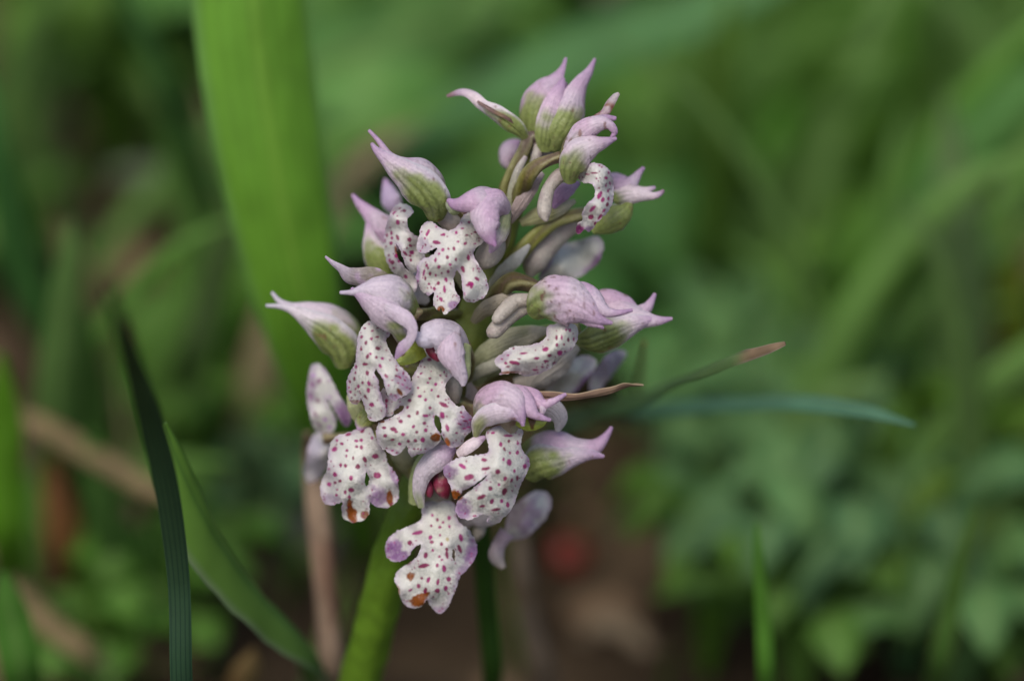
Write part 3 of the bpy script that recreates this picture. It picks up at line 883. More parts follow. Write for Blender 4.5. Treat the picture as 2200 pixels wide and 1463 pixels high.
# ---- uncountable stuff: short turf, and soil crumbs with litter
BARE = [(230, 70, 70), (350, 640, 180), (370, 480, 80), (1350, 1050, 170), (1300, 1330, 150), (1800, 60, 80), (1670, 500, 90), (900, 1420, 110), (1700, 640, 60), (130, 400, 70), (1350, 950, 110), (1225, 1190, 120), (560, 1180, 50), (1470, 540, 50)]
scatter_blades()
BAREW = [(G(a, b), G(a + c, b)[0] - G(a, b)[0]) for a, b, c in BARE]
def turf():
    V, F, C = [], [], []
    r = random.Random(3)
    n = 0
    while n < 9000:
        x = r.uniform(-0.36, 0.36); y = r.uniform(-0.30, 0.52)
        if (x * x + (y + 0.05) ** 2) < 0.02 ** 2: continue
        dens = 0.35
        for (w, rad) in BAREW:
            if (x - w[0]) ** 2 + ((y - w[1]) * 0.6) ** 2 < rad * rad:
                dens = 0.02
        # keep the strip between lens and flower low and sparse
        if y < 0.03: dens *= 0.5
        if vnoise(np.array([[x * 14, y * 14, 0.3]]))[0] < 0.42: dens *= 0.25
        n += 1
        if r.random() > dens: continue
        L = r.uniform(0.010, 0.034); a = r.uniform(0, 6.28); lean = r.uniform(0.2, 0.9)
        w = r.uniform(0.0006, 0.0016); o = np.array([math.cos(a), math.sin(a), 0]); sd = np.array([-o[1], o[0], 0])
        b = np.array([x, y, float(soil_height(np.array([x]), np.array([y]))[0]) - 0.002])
        col = np.array([0.06, 0.16, 0.022]) * r.uniform(0.5, 1.35) + np.array([r.uniform(0, 0.04), 0, 0])
        if r.random() < 0.16: col = np.array([0.20, 0.15, 0.08]) * r.uniform(0.6, 1.2)
        k = len(V)
        for t in (0, 0.4, 0.75, 1.0):
            c = b + np.array([0, 0, 1]) * L * t * (1 - 0.35 * lean * t) + o * L * lean * t * t
            ww = w * (1 - t ** 2)
            up = np.array([0, 0, -w * 0.5])
            V += [c - sd * ww, c + up * (1 - t), c + sd * ww]
            C += [col, col * 1.2, col]
        for j in range(3):
            q = k + j * 3
            F += [(q, q + 1, q + 4, q + 3), (q + 1, q + 2, q + 5, q + 4)]
    o = mesh_obj('turf', np.array(V), F, M_LEAF, cols=np.array(C), origin=(0, 0, 0))
    tag(o, 'short sparse turf and seedlings over the soil', 'turf', kind='stuff')
turf()
def crumbs():
    V, F, C = [], [], []
    r = random.Random(8)
    base = []
    for i in range(3):
        for j in range(6):
            th = math.pi * (i + 1) / 4; ph = 2 * math.pi * j / 6
            base.append((math.sin(th) * math.cos(ph), math.sin(th) * math.sin(ph), math.cos(th)))
    base = np.array(base + [(0, 0, 1), (0, 0, -1)])
    bf = []
    for i in range(2):
        for j in range(6):
            bf.append((i * 6 + j, (i + 1) * 6 + j, (i + 1) * 6 + (j + 1) % 6, i * 6 + (j + 1) % 6))
    for j in range(6):
        bf.append((18, j, (j + 1) % 6)); bf.append((19, 12 + (j + 1) % 6, 12 + j))
    for n in range(2200):
        x = r.uniform(-0.3, 0.3); y = r.uniform(-0.2, 0.5)
        s = 0.0012 + 0.0075 * r.random() ** 3
        z = float(soil_height(np.array([x]), np.array([y]))[0])
        q = base * s * np.array([r.uniform(.7, 1.3), r.uniform(.7, 1.3), r.uniform(.5, 1)]) * (1 + nrs.uniform(-.25, .25, (20, 1)))
        col = np.array([0.09, 0.060, 0.035]) * r.uniform(0.25, 2.2)
        if r.random() < 0.08: col = np.array([0.26, 0.21, 0.16])
        k = len(V)
        V += list(q + np.array([x, y, z + s * 0.2])); C += [col] * 20
        F += [tuple(a + k for a in f) for f in bf]
    o = mesh_obj('soil_crumbs', np.array(V), F, make_mat('crumb', rough=0.95, spec=0.1, trans=0, bump=0.5, bscale=900, var=0.3, vscale=300), cols=np.array(C), origin=(0, 0, 0))
    tag(o, 'loose crumbs and pebbles scattered over the soil', 'soil crumbs', kind='stuff')
crumbs()

# ================================================================= the orchid
STEM_PTS = [(738, 1600, -28, 46), (790, 1400, -21, 47), (838, 1210, -15, 45), (900, 1040, -11, 42), (962, 880, -9.5, 40), (1012, 710, -8.5, 38), (1052, 570, -8, 36), (1092, 450, -7.5, 32), (1125, 350, -7, 26), (1148, 300, -6.5, 16)]
_w = [P(a, b, c) for a, b, c, _ in STEM_PTS]
_dir = _w[0] - _w[1]; _dir = _dir / np.linalg.norm(_dir) + np.array([0.0, 0.0, -0.6])
_k = (_w[0][2] + 0.006) / -_dir[2]
BASE = _w[0] + _dir * _k
orchid = thing('orchid', 'orchid spike of pale pink hooded flowers with purple-spotted white lips', 'orchid', BASE)
def stem_col(t, s, V):
    n = vnoise(V * 500)
    c = np.tile(np.array([0.105, 0.195, 0.014]), (len(t), 1))
    c = mixc(c, (0.22, 0.25, 0.05), sstep(0.55, 0.9, t))
    return mixc(c, (0.10, 0.09, 0.03), 0.35 * sstep(0.5, 0.9, n) * sstep(0.4, 0.8, t))
tube('stem', [BASE, BASE * 0.5 + _w[0] * 0.5] + _w, [0.0021, 0.0022] + [r * KPX for *_, r in STEM_PTS], M_STEM, orchid, nt=90, ns=20, col=stem_col, ridges=5, rdepth=0.05)
# basal leaves, below the frame
for i, a in enumerate((200, 330, 95)):
    o = np.array([math.cos(math.radians(a)), math.sin(math.radians(a)), 0])
    sweep('basal_leaf', [BASE, BASE + o * 0.012 + np.array([0, 0, 0.010]), BASE + o * 0.030 + np.array([0, 0, 0.014]), BASE + o * 0.050 + np.array([0, 0, 0.006])],
          [0.002, 0.006, 0.007, 0.0004], np.array([0, 0, 1.0]) - 0.2 * o, M_LEAF, orchid, A=30, nt=24, ns=9, col=leaf_col((0.05, 0.13, 0.02), seed=60 + i))

def flower(px, py, d):
    return part('flower', orchid, P(px, py, d))

CREAM = (0.50, 0.44, 0.37)
def spur_col(t, s, V):
    n = vnoise(V * 1500)
    c = mixc(np.tile(np.array(CREAM), (len(t), 1)), (0.56, 0.50, 0.43), t)
    c = mixc(c, (0.36, 0.25, 0.26), 0.4 * sstep(0.4, 0.9, n))
    return c
def ovary_col(a=(0.19, 0.19, 0.045), b=(0.16, 0.10, 0.075)):
    def f(t, s, V):
        n = vnoise(V * 800)
        c = mixc(np.tile(np.array(a), (len(t), 1)), b, sstep(0.45, 0.1, t) if False else (1 - sstep(0.1, 0.5, t)) * 0.8)
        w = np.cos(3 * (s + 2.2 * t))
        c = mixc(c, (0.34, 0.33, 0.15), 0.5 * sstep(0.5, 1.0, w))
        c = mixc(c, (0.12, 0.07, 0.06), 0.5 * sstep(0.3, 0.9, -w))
        return c * (0.8 + 0.4 * n)[:, None]
    return f
def ov(Z, pts, f, **kw):
    pts = [(a, b, c, d * 0.86) for a, b, c, d in pts]
    return zt(Z, pts, f, 'ovary', M_STEM, ovary_col(**kw), ridges=3, rdepth=0.16, rtwist=2.2, ns=24)
def spur(Z, pts, f):
    return zt(Z, pts, f, 'spur', M_PETAL, spur_col)
def bract(Z, pts, n, f=None, a=(0.42, 0.44, 0.26), b=(0.55, 0.50, 0.45), A=55, **kw):
    return sep(Z, pts, n, f or orchid, A=A, name='bract', col=plain_col(a, b, (0.5, 0.42, 0.42)), **kw)
CRIM = M_PETAL
def crim_col(t, s, V):
    n = vnoise(V * 1500 + 2)
    c = mixc(np.tile(np.array([0.20, 0.012, 0.035]), (len(t), 1)), (0.32, 0.05, 0.10), n)
    return mixc(c, (0.46, 0.36, 0.26), 0.8 * sstep(0.66, 0.8, vnoise(V * 1100 + 31)))

# --- topmost flower, seen from behind
f = flower(1170, 320, -6)
sep(Z1, [(760, 735, -6, 52), (715, 600, -5.2, 110), (722, 420, -4.6, 130), (790, 290, -4.6, 107), (880, 205, -5.2, 55), (935, 125, -5.8, 17), (960, 55, -6.4, 4)], (-0.35, 0.0, 1), f, A=58, col=hood_col(g=0.50, gw=1.4, vein=0.35, seed=1))
sep(Z1, [(850, 740, -4.6, 58), (930, 610, -3.6, 136), (1010, 450, -3.8, 124), (1045, 330, -4.4, 88), (1085, 235, -5, 55), (1135, 160, -5.6, 29), (1178, 60, -6.2, 4)], (0.35, 0.1, 1), f, A=58, col=hood_col(g=0.46, gw=1.3, vein=0.3, seed=2))
sep(Z1, [(800, 755, -4.6, 44), (815, 620, -3.7, 84), (845, 470, -3.5, 84), (885, 350, -3.9, 64), (920, 265, -4.5, 34), (942, 205, -5.2, 6)], (0, 0.05, 1), f, A=48, name='petal', col=hood_col(g=0.42, gw=1.5, vein=0.5, seed=3, body=(0.56, 0.40, 0.55)))
sep(Z1, [(820, 745, -5.2, 80), (850, 610, -4.9, 185), (880, 460, -5.0, 190), (915, 340, -5.2, 140), (945, 265, -5.6, 40), (955, 235, -5.8, 8)], (0, 0.1, 1), f, A=60, name='petal', col=hood_col(g=0.55, gw=1.6, vein=0.4, seed=50))
sep(Z1, [(655, 655, -5, 28), (580, 585, -4, 66), (455, 490, -3.6, 68), (345, 420, -3.7, 46), (258, 330, -4.2, 32), (175, 308, -4.7, 20), (72, 338, -5.2, 5)], [(-0.2, 0.5, .8)] * 4 + [(0, -0.2, 1)] * 3, f, A=55, col=hood_col(g=0.5, gw=0.9, vein=0.2, seed=4, body=PALE, edgew=0.3, dark_tip=0.7), ridge=0.2)
sep(Z1, [(640, 600, -4.4, 6), (540, 510, -3.5, 13), (430, 455, -3.3, 13), (340, 405, -3.4, 8), (300, 380, -3.6, 3)], (-0.2, -0.6, .8), f, A=60, name='petal', col=plain_col((0.16, 0.09, 0.07), (0.22, 0.13, 0.11), (0.3, 0.2, 0.1)), ns=9)
ov(Z1, [(790, 700, -5.2, 50), (710, 640, -5.2, 58), (640, 760, -5.6, 54), (555, 920, -6, 58), (500, 1060, -6.8, 62), (490, 1230, -7.5, 50)], f, a=(0.20, 0.19, 0.06), b=(0.17, 0.115, 0.12))
spur(Z1, [(760, 700, -5, 40), (740, 790, -5, 40), (700, 850, -5.4, 20)], f)
bract(Z1, [(545, 1230, -5, 35), (565, 1060, -4.2, 34), (605, 900, -3.8, 26), (660, 790, -4.2, 10)], (0.2, 0.2, 1))
# pink bud behind it
b_ = part('flower_bud', orchid, P(1095, 350, -10))
zt(Z1, [(560, 880, -10, 25), (525, 820, -10, 62), (530, 750, -10, 76), (575, 700, -10, 55), (620, 670, -10, 10)], b_, 'bud_hood', M_PETAL, hood_col(g=0.1, seed=5))
zt(Z1, [(560, 870, -10, 30), (560, 990, -9.5, 36), (540, 1120, -8.5, 34)], b_, 'ovary', M_STEM, ovary_col())

# --- side flower with arched lip, upper right
f = flower(1205, 345, -0.5)
ov(Z1, [(925, 790, -0.5, 50), (850, 812, -0.6, 46), (755, 860, -1, 60), (670, 945, -2, 70), (605, 1070, -4, 64), (560, 1220, -6.5, 52)], f, a=(0.17, 0.155, 0.03), b=(0.15, 0.10, 0.065))
sep(Z1, [(925, 840, -1, 34), (965, 690, -0.4, 76), (1050, 575, 0.2, 83), (1160, 515, 0.3, 64), (1250, 492, 0, 30), (1335, 500, -0.3, 7)], (-0.5, -0.5, .7), f, A=108, col=hood_col(g=0.38, speck=0.6, seed=6, green=(0.22, 0.17, 0.08)))
sep(Z1, [(985, 760, 0.4, 50), (1080, 620, 1.2, 78), (1195, 550, 1.3, 58), (1285, 555, 1.1, 30), (1325, 605, 0.9, 17), (1300, 650, 0.6, 4)], (0, 0.1, 1), f, A=76, col=hood_col(g=0.15, speck=0.5, seed=7, body=(0.56, 0.40, 0.54)))
sep(Z1, [(985, 990, 0.1, 40), (1000, 890, 1.3, 98), (1065, 780, 1.9, 108), (1165, 720, 1.8, 78), (1250, 690, 1.4, 40), (1338, 655, 0.8, 4)], (-0.05, 0.25, 1), f, A=81, col=hood_col(g=0.42, gw=1.0, speck=0.9, seed=8, body=(0.60, 0.50, 0.58), vein=0.7))
sep(Z1, [(1180, 500, -0.6, 16), (1250, 462, -0.7, 26), (1290, 395, -0.9, 28), (1330, 340, -1.1, 18), (1358, 318, -1.2, 5)], (-0.2, -0.1, 1), f, A=60, name='petal', col=plain_col((0.45, 0.30, 0.33), (0.58, 0.50, 0.50), (0.22, 0.08, 0.04), 2500, 2), ns=11)
spur(Z1, [(1010, 900, -1, 52), (910, 935, -1.2, 50), (835, 1020, -1, 48), (805, 1130, -.5, 54), (800, 1215, -0.2, 48), (815, 1275, 0, 14)], f)
lip(Z1, [(1185, 840), (1230, 850), (1275, 885), (1305, 940), (1317, 1020), (1314, 1100), (1297, 1160), (1252, 1225), (1200, 1275), (1160, 1330), (1130, 1352), (1100, 1330), (1060, 1365), (1036, 1338), (1058, 1290), (1083, 1270), (1083, 1220), (1108, 1160), (1150, 1120), (1177, 1080), (1180, 1030), (1150, 990), (1095, 985), (1050, 960), (1060, 890), (1130, 850)],
    [(1210, 856, 9, 6), (1170, 913, 30, 6, 0), (1280, 911, 7, 12, -20), (1262, 950, 14, 12, 30), (1290, 990, 6, 14, -15), (1217, 950, 7, 5), (1190, 955, 8, 7), (1260, 1008, 6, 12), (1275, 1047, 7, 12), (1213, 1077, 17, 32, 30), (1237, 1113, 14, 20, 30), (1279, 1104, 9, 15), (1270, 1150, 10, 18, 15), (1160, 1180, 32, 12, -45), (1148, 1241, 22, 18, -30), (1245, 1195, 10, 20, 40), (1215, 1240, 10, 24, 40), (1180, 1290, 10, 16), (1120, 922, 18, 5, 10)],
    [(1060, 1335, 40, 36, 0, (0.36, 0.06, 0.22), 0.95), (1130, 1335, 34, 24, 0, PURPLE, 0.6)],
    [(1090, 940, -0.5), (1180, 900, 1.3), (1315, 1010, -0.4), (1240, 1000, 1.9), (1310, 1120, 0.0), (1220, 1150, 2.0), (1110, 1200, 1.0), (1180, 1060, 1.0), (1100, 1340, -0.5)], f, curl=0.6, seed=1)

# --- flower behind it
f = flower(1310, 430, -6)
ov(Z4, [(1010, 40, -6, 45), (850, 60, -6, 50), (650, 110, -6, 55), (500, 220, -6.3, 62), (390, 340, -6.8, 62), (290, 480, -7.5, 45)], f, a=(0.24, 0.24, 0.05), b=(0.25, 0.22, 0.12))
sep(Z1, [(1270, 1110, -6.4, 57), (1320, 1000, -5.4, 113), (1420, 990, -5, 83), (1470, 950, -5.4, 39), (1510, 905, -5.8, 17), (1542, 872, -6.2, 5)], (0, -0.4, .9), f, A=108, col=hood_col(g=0.1, seed=9))
sep(Z1, [(1320, 1110, -4.9, 60), (1430, 1080, -4.4, 68), (1530, 1080, -4.4, 42), (1610, 1085, -4.7, 22), (1660, 1070, -4.9, 14), (1692, 1045, -5.2, 4)], (0, 0.1, 1), f, A=76, col=hood_col(g=0.15, seed=10, body=PALE, dark_tip=0.4))
sep(Z1, [(1430, 1030, -5.2, 40), (1540, 1045, -5.3, 26), (1628, 1020, -5.7, 4)], (0, -0.2, 1), f, A=60, name='petal', col=hood_col(g=0.0, seed=11, body=PALE))
sep(Z1, [(1450, 1130, -4.9, 20), (1410, 1205, -4.1, 78), (1330, 1265, -3.9, 108), (1240, 1320, -4.3, 80), (1160, 1350, -5, 30)], (0.1, 0.3, 1), f, A=71, col=hood_col(g=1.2, gw=1.6, seed=12, vein=0.5, edgew=0.5, vlen=0.6))
spur(Z4, [(830, 95, -8, 62), (720, 150, -8, 76), (600, 260, -8, 88), (510, 380, -8.2, 84), (480, 470, -8.4, 30)], f)
lip(Z4, [(545, 500), (575, 400), (640, 300), (700, 260), (800, 235), (880, 215), (935, 210), (962, 260), (952, 330), (920, 390), (860, 435), (800, 475), (740, 495), (620, 520)], [],
    [(905, 390, 120, 36, -50, PURPLE, 0.7), (590, 390, 130, 26, -58, PURPLE, 0.75), (760, 260, 120, 40, -15, (0.42, 0.42, 0.38), 0.6), (840, 300, 60, 70, 0, (0.4, 0.4, 0.36), 0.4)], [(545, 500, -11.5), (690, 400, -9.0), (940, 220, -10.0), (800, 300, -11.0), (920, 330, -10.0), (860, 420, -11.0), (700, 500, -10.5), (700, 260, -12.0)], f, h=4, curl=0.4, seed=2)  # both grey tints paint shade into the lip's upper part

# --- hooded flower, upper left
f = flower(958, 420, -3)
ov(Z2, [(765, 600, -2.5, 50), (860, 690, -4.5, 52), (960, 800, -6, 50), (1100, 950, -7.5, 45)], f)
sep(Z2, [(778, 575, -2.4, 52), (735, 430, -0.8, 124), (620, 330, 0.3, 115), (480, 300, 0.6, 76), (370, 245, 0.2, 31), (295, 150, -0.4, 12), (215, 68, -1, 4)], (0.35, -0.55, .75), f, A=108, col=hood_col(g=0.22, gw=1.5, seed=13, body=(0.54, 0.42, 0.54), green=(0.30, 0.27, 0.14), vein=0.2, speck=0.4))
sep(Z2, [(690, 735, -0.8, 65), (650, 620, 1.6, 142), (545, 485, 2.4, 138), (430, 380, 2.2, 98), (330, 285, 1.6, 52), (262, 215, 1.1, 20), (232, 165, 0.8, 4)], (-0.25, 0.25, 1), f, A=78, col=hood_col(g=0.62, gw=0.72, seed=14, body=(0.58, 0.50, 0.58), vein=0.75, veins=(0.05, 0.4, -0.35), edgew=0.5), ridge=0.06)
spur(Z2, [(745, 690, -2.2, 60), (810, 740, -2.4, 74), (850, 800, -2.8, 66), (870, 850, -3.2, 20)], f)
lip(Z2, [(440, 605), (500, 618), (540, 660), (512, 690), (490, 720), (495, 770), (520, 815), (570, 850), (592, 880), (575, 910), (590, 960), (622, 985), (600, 1030), (575, 1080), (540, 1112), (510, 1100), (485, 1055), (465, 1010), (450, 960), (430, 915), (408, 893), (400, 915), (410, 970), (435, 1030), (470, 1075), (505, 1110), (545, 1135), (562, 1190), (545, 1248), (500, 1215), (440, 1160), (395, 1110), (360, 1060), (338, 1000), (325, 930), (325, 860), (335, 790), (355, 720), (380, 660), (410, 620)],
    [(472, 657, 17, 12), (425, 742, 14, 20), (440, 640, 12, 6, -20), (400, 670, 14, 6, -30), (345, 835, 10, 14), (377, 820, 10, 18), (380, 855, 8, 12), (422, 852, 11, 24, -20), (375, 893, 13, 14), (331, 875, 5, 14), (509, 868, 16, 16), (517, 912, 14, 10, 20), (490, 930, 5, 8), (477, 967, 24, 11, 45), (525, 963, 18, 15), (515, 985, 12, 8), (519, 1018, 10, 13, -15), (358, 981, 8, 10), (410, 988, 13, 16, -20), (435, 1025, 12, 10), (385, 1035, 16, 18), (482, 1137, 12, 18, -35), (395, 1075, 10, 8), (365, 1020, 8, 14), (545, 910, 6, 6)],
    [(415, 960, 14, 50, -15, (0.26, 0.08, 0.03), 0.9), (400, 650, 40, 20, -30, (0.4, 0.25, 0.28), 0.5)],
    [(445, 605, -4), (420, 700, -1.6), (350, 800, -3.2), (330, 950, -4.2), (440, 850, -1.2), (590, 900, -2.2), (530, 1080, -1.6), (400, 1000, -2), (480, 1130, -2.4), (545, 1240, -3), (370, 1060, -4)], f, curl=0.5, seed=3)

# --- pale flower behind on the left
f = flower(850, 560, -8)
sep(Z2, [(370, 960, -8.5, 60), (300, 800, -7.6, 112), (235, 700, -7.6, 62), (150, 615, -8.1, 30), (92, 540, -8.6, 5)], (-0.3, -0.2, 1), f, col=hood_col(g=0.05, seed=16, body=(0.52, 0.34, 0.54)))
sep(Z2, [(350, 1180, -8, 40), (280, 1050, -7, 110), (220, 920, -7, 78), (205, 800, -7.6, 30), (200, 740, -8, 5)], (-0.3, 0.2, 1), f, A=71, col=hood_col(g=0.7, gw=0.8, seed=17, body=PALE, vein=0.3, edgew=0.6))
sep(Z2, [(430, 680, -12, 40), (375, 590, -11.5, 70), (345, 490, -11.8, 42), (330, 425, -12.2, 5)], (-0.2, -0.2, 1), f, name='petal', col=hood_col(g=0.0, seed=18, body=(0.40, 0.32, 0.52)))
ov(Z2, [(400, 900, -9, 40), (600, 1000, -9.5, 45), (900, 1150, -9.5, 45)], f)

# --- central upper flower, lip fully spread
f = flower(1085, 470, -1)
ov(Z2, [(1225, 700, -1, 50), (1200, 860, -3, 50), (1120, 1000, -6, 48), (1040, 1150, -8.5, 40)], f)
spur(Z2, [(1150, 830, -2.6, 60), (1120, 930, -2.4, 92), (1060, 1010, -2.6, 84), (1015, 1075, -3, 26)], f)
sep(Z2, [(880, 660, 1.2, 40), (845, 655, 1.5, 50), (805, 620, 1.6, 34), (785, 590, 1.6, 8)], (-0.1, 0.5, .8), f, A=50, name='petal', col=plain_col((0.30, 0.36, 0.14), (0.55, 0.58, 0.42)), ns=11)
sep(Z2, [(1235, 640, -0.5, 40), (1215, 740, 0.8, 78), (1170, 850, 1.4, 74), (1130, 930, 1, 34), (1100, 960, 0.6, 6)], (0.5, 0.1, .85), f, A=76, col=hood_col(g=0.55, gw=1.5, seed=19, body=PALE, vein=0.2, green=(0.36, 0.38, 0.22)))
sep(Z2, [(1235, 760, -1.2, 60), (1180, 640, 1, 135), (1075, 575, 2.4, 128), (965, 570, 2.8, 88), (880, 590, 2.5, 52), (830, 592, 2.1, 34), (788, 575, 1.8, 6)], (0.05, -0.35, 1), f, A=108, col=hood_col(g=-0.2, seed=20, body=(0.54, 0.37, 0.53)))
sep(Z2, [(1235, 660, 0.2, 70), (1155, 640, 2.5, 128), (1085, 700, 3.4, 112), (1078, 785, 3.5, 78), (1102, 860, 3.2, 42), (1137, 914, 3, 4)], (0.05, 0.1, 1), f, A=78, col=hood_col(g=-0.2, seed=21, body=(0.52, 0.36, 0.52), tip=(0.45, 0.2, 0.42)))
zt(Z2, [(930, 640, 1.0, 26), (905, 662, 1.4, 22), (880, 660, 1.6, 8)], f, 'column', CRIM, crim_col, nt=12)
lip(Z2, [(905, 690), (885, 735), (850, 780), (800, 803), (760, 795), (720, 775), (680, 745), (640, 740), (605, 762), (590, 800), (578, 850), (567, 905), (572, 945), (600, 967), (640, 957), (680, 936), (705, 928), (714, 940), (690, 972), (650, 997), (605, 1012), (575, 1040), (563, 1100), (560, 1160), (580, 1210), (610, 1250), (645, 1274), (665, 1262), (690, 1255), (686, 1310), (693, 1355), (725, 1385), (740, 1365), (765, 1410), (800, 1395), (840, 1365), (868, 1330), (876, 1300), (855, 1265), (838, 1220), (832, 1160), (845, 1110), (860, 1093), (880, 1115), (893, 1160), (900, 1210), (903, 1260), (912, 1302), (935, 1320), (980, 1324), (1020, 1307), (1062, 1277), (1082, 1230), (1080, 1180), (1062, 1125), (1032, 1080), (1000, 1030), (980, 985), (983, 945), (1010, 915), (1040, 900), (1060, 840), (1030, 760), (990, 690), (940, 650)],
    [(945, 741, 10, 10), (892, 746, 5, 5), (897, 786, 13, 6), (851, 817, 10, 13), (928, 836, 13, 7), (992, 814, 16, 6), (963, 826, 5, 4), (864, 883, 10, 9), (917, 896, 16, 10, -30), (988, 898, 9, 5), (1018, 878, 5, 5), (1015, 858, 5, 5), (1038, 846, 5, 5), (755, 832, 19, 12, -10), (708, 888, 32, 14, 12), (645, 815, 10, 24, 20), (635, 830, 8, 15), (622, 857, 6, 9), (625, 905, 7, 9), (608, 915, 6, 6), (590, 950, 6, 5), (603, 930, 5, 5), (835, 933, 11, 16), (794, 934, 9, 9), (753, 942, 14, 12, -40), (727, 970, 8, 11, 30), (787, 997, 11, 15, 10), (849, 1014, 9, 14), (941, 1000, 13, 24, -10), (699, 1017, 9, 16, 10), (806, 1051, 13, 12), (725, 1069, 13, 14), (900, 1085, 15, 26, -20), (634, 1056, 10, 14, 20), (645, 1076, 7, 10), (792, 1101, 11, 14), (745, 1113, 6, 7), (661, 1116, 10, 15), (702, 1129, 9, 14), (614, 1110, 8, 28, 10), (625, 1152, 9, 16), (777, 1161, 12, 20, -10), (720, 1186, 12, 15), (652, 1192, 10, 9), (642, 1222, 6, 6), (668, 1222, 6, 6), (692, 1226, 11, 13, -20), (765, 1232, 12, 28, -5), (738, 1304, 12, 18, -25), (714, 1284, 6, 7), (715, 1310, 5, 5), (702, 1200, 5, 5), (1003, 1155, 22, 12, 30), (955, 1190, 22, 14, 25), (940, 1200, 18, 11), (968, 1190, 16, 11, 60), (962, 1215, 12, 10), (1010, 1306, 7, 5), (1040, 1290, 6, 5), (980, 1312, 6, 4), (1072, 1200, 4, 5), (950, 1312, 6, 4), (570, 1170, 4, 6), (590, 1225, 5, 5)],
    [(605, 915, 60, 60, 0, PURPLE, 0.35), (835, 1345, 45, 36, 0, PURPLE, 0.7), (568, 1130, 22, 80, 0, PURPLE, 0.55), (640, 1265, 24, 14, 0, PURPLE, 0.5), (740, 1375, 20, 16, 0, BROWN, 0.9)],
    [(940, 660, -1.2), (900, 800, 0.8), (780, 860, 1.0), (590, 900, -0.3), (640, 760, -0.2), (850, 960, 1.7), (740, 1080, 1.6), (580, 1140, -0.2), (740, 1390, 0.8), (860, 1300, 1.2), (1060, 1240, 0.6), (980, 1200, 1.5), (1040, 870, -1.0), (840, 1150, 0.9)], f, curl=0.45, seed=4)

# --- flower at mid left with long spiked hood
f = flower(890, 680, 0)
ov(Z3, [(1060, 420, 0, 45), (1130, 430, -3, 48), (1250, 420, -6, 45), (1380, 430, -8, 40)], f)
sep(Z3, [(900, 270, 0.6, 50), (790, 205, 1.4, 80), (690, 195, 1.6, 78), (605, 175, 1.1, 58), (540, 115, 0.6, 26), (490, 78, 0.4, 13), (445, 36, 0, 4)], (0, 0.5, 0.85), f, A=45, name='petal', col=plain_col((0.25, 0.22, 0.12), (0.58, 0.48, 0.58), (0.52, 0.38, 0.50), 1500, 1))
sep(Z3, [(965, 605, 1.6, 36), (920, 525, 2.8, 92), (815, 425, 3.3, 104), (725, 345, 3.1, 70), (650, 285, 2.7, 22), (620, 255, 2.5, 5)], (-0.2, 0.35, 1), f, A=71, col=hood_col(g=0.28, gw=0.7, seed=22, body=(0.56, 0.47, 0.58), vein=0.5, edgew=0.3))
sep(Z3, [(1075, 410, -0.6, 69), (1015, 300, 1.8, 147), (900, 240, 2.9, 131), (780, 235, 3.1, 94), (690, 255, 2.9, 41), (620, 275, 2.6, 14), (543, 280, 2.2, 4)], (0.1, -0.45, .9), f, A=108, col=hood_col(g=0.24, gw=1.6, seed=23, body=(0.60, 0.55, 0.64), tip=(0.58, 0.50, 0.60), vein=0.2))
sep(Z3, [(800, 350, 3.0, 18), (890, 405, 3.8, 40), (980, 455, 4.2, 48), (1035, 520, 4.2, 32), (1020, 600, 3.9, 28), (965, 660, 3.5, 34), (925, 730, 3.0, 6)], [(0, 0.1, 1)] * 4 + [(-0.3, -0.1, 1)] * 3, f, A=40, name='petal', col=hood_col(g=0.0, seed=24, body=(0.52, 0.42, 0.56)))
spur(Z3, [(950, 560, -0.5, 50), (1000, 640, -1.5, 45), (1010, 720, -2.5, 35), (1000, 790, -3, 12)], f)
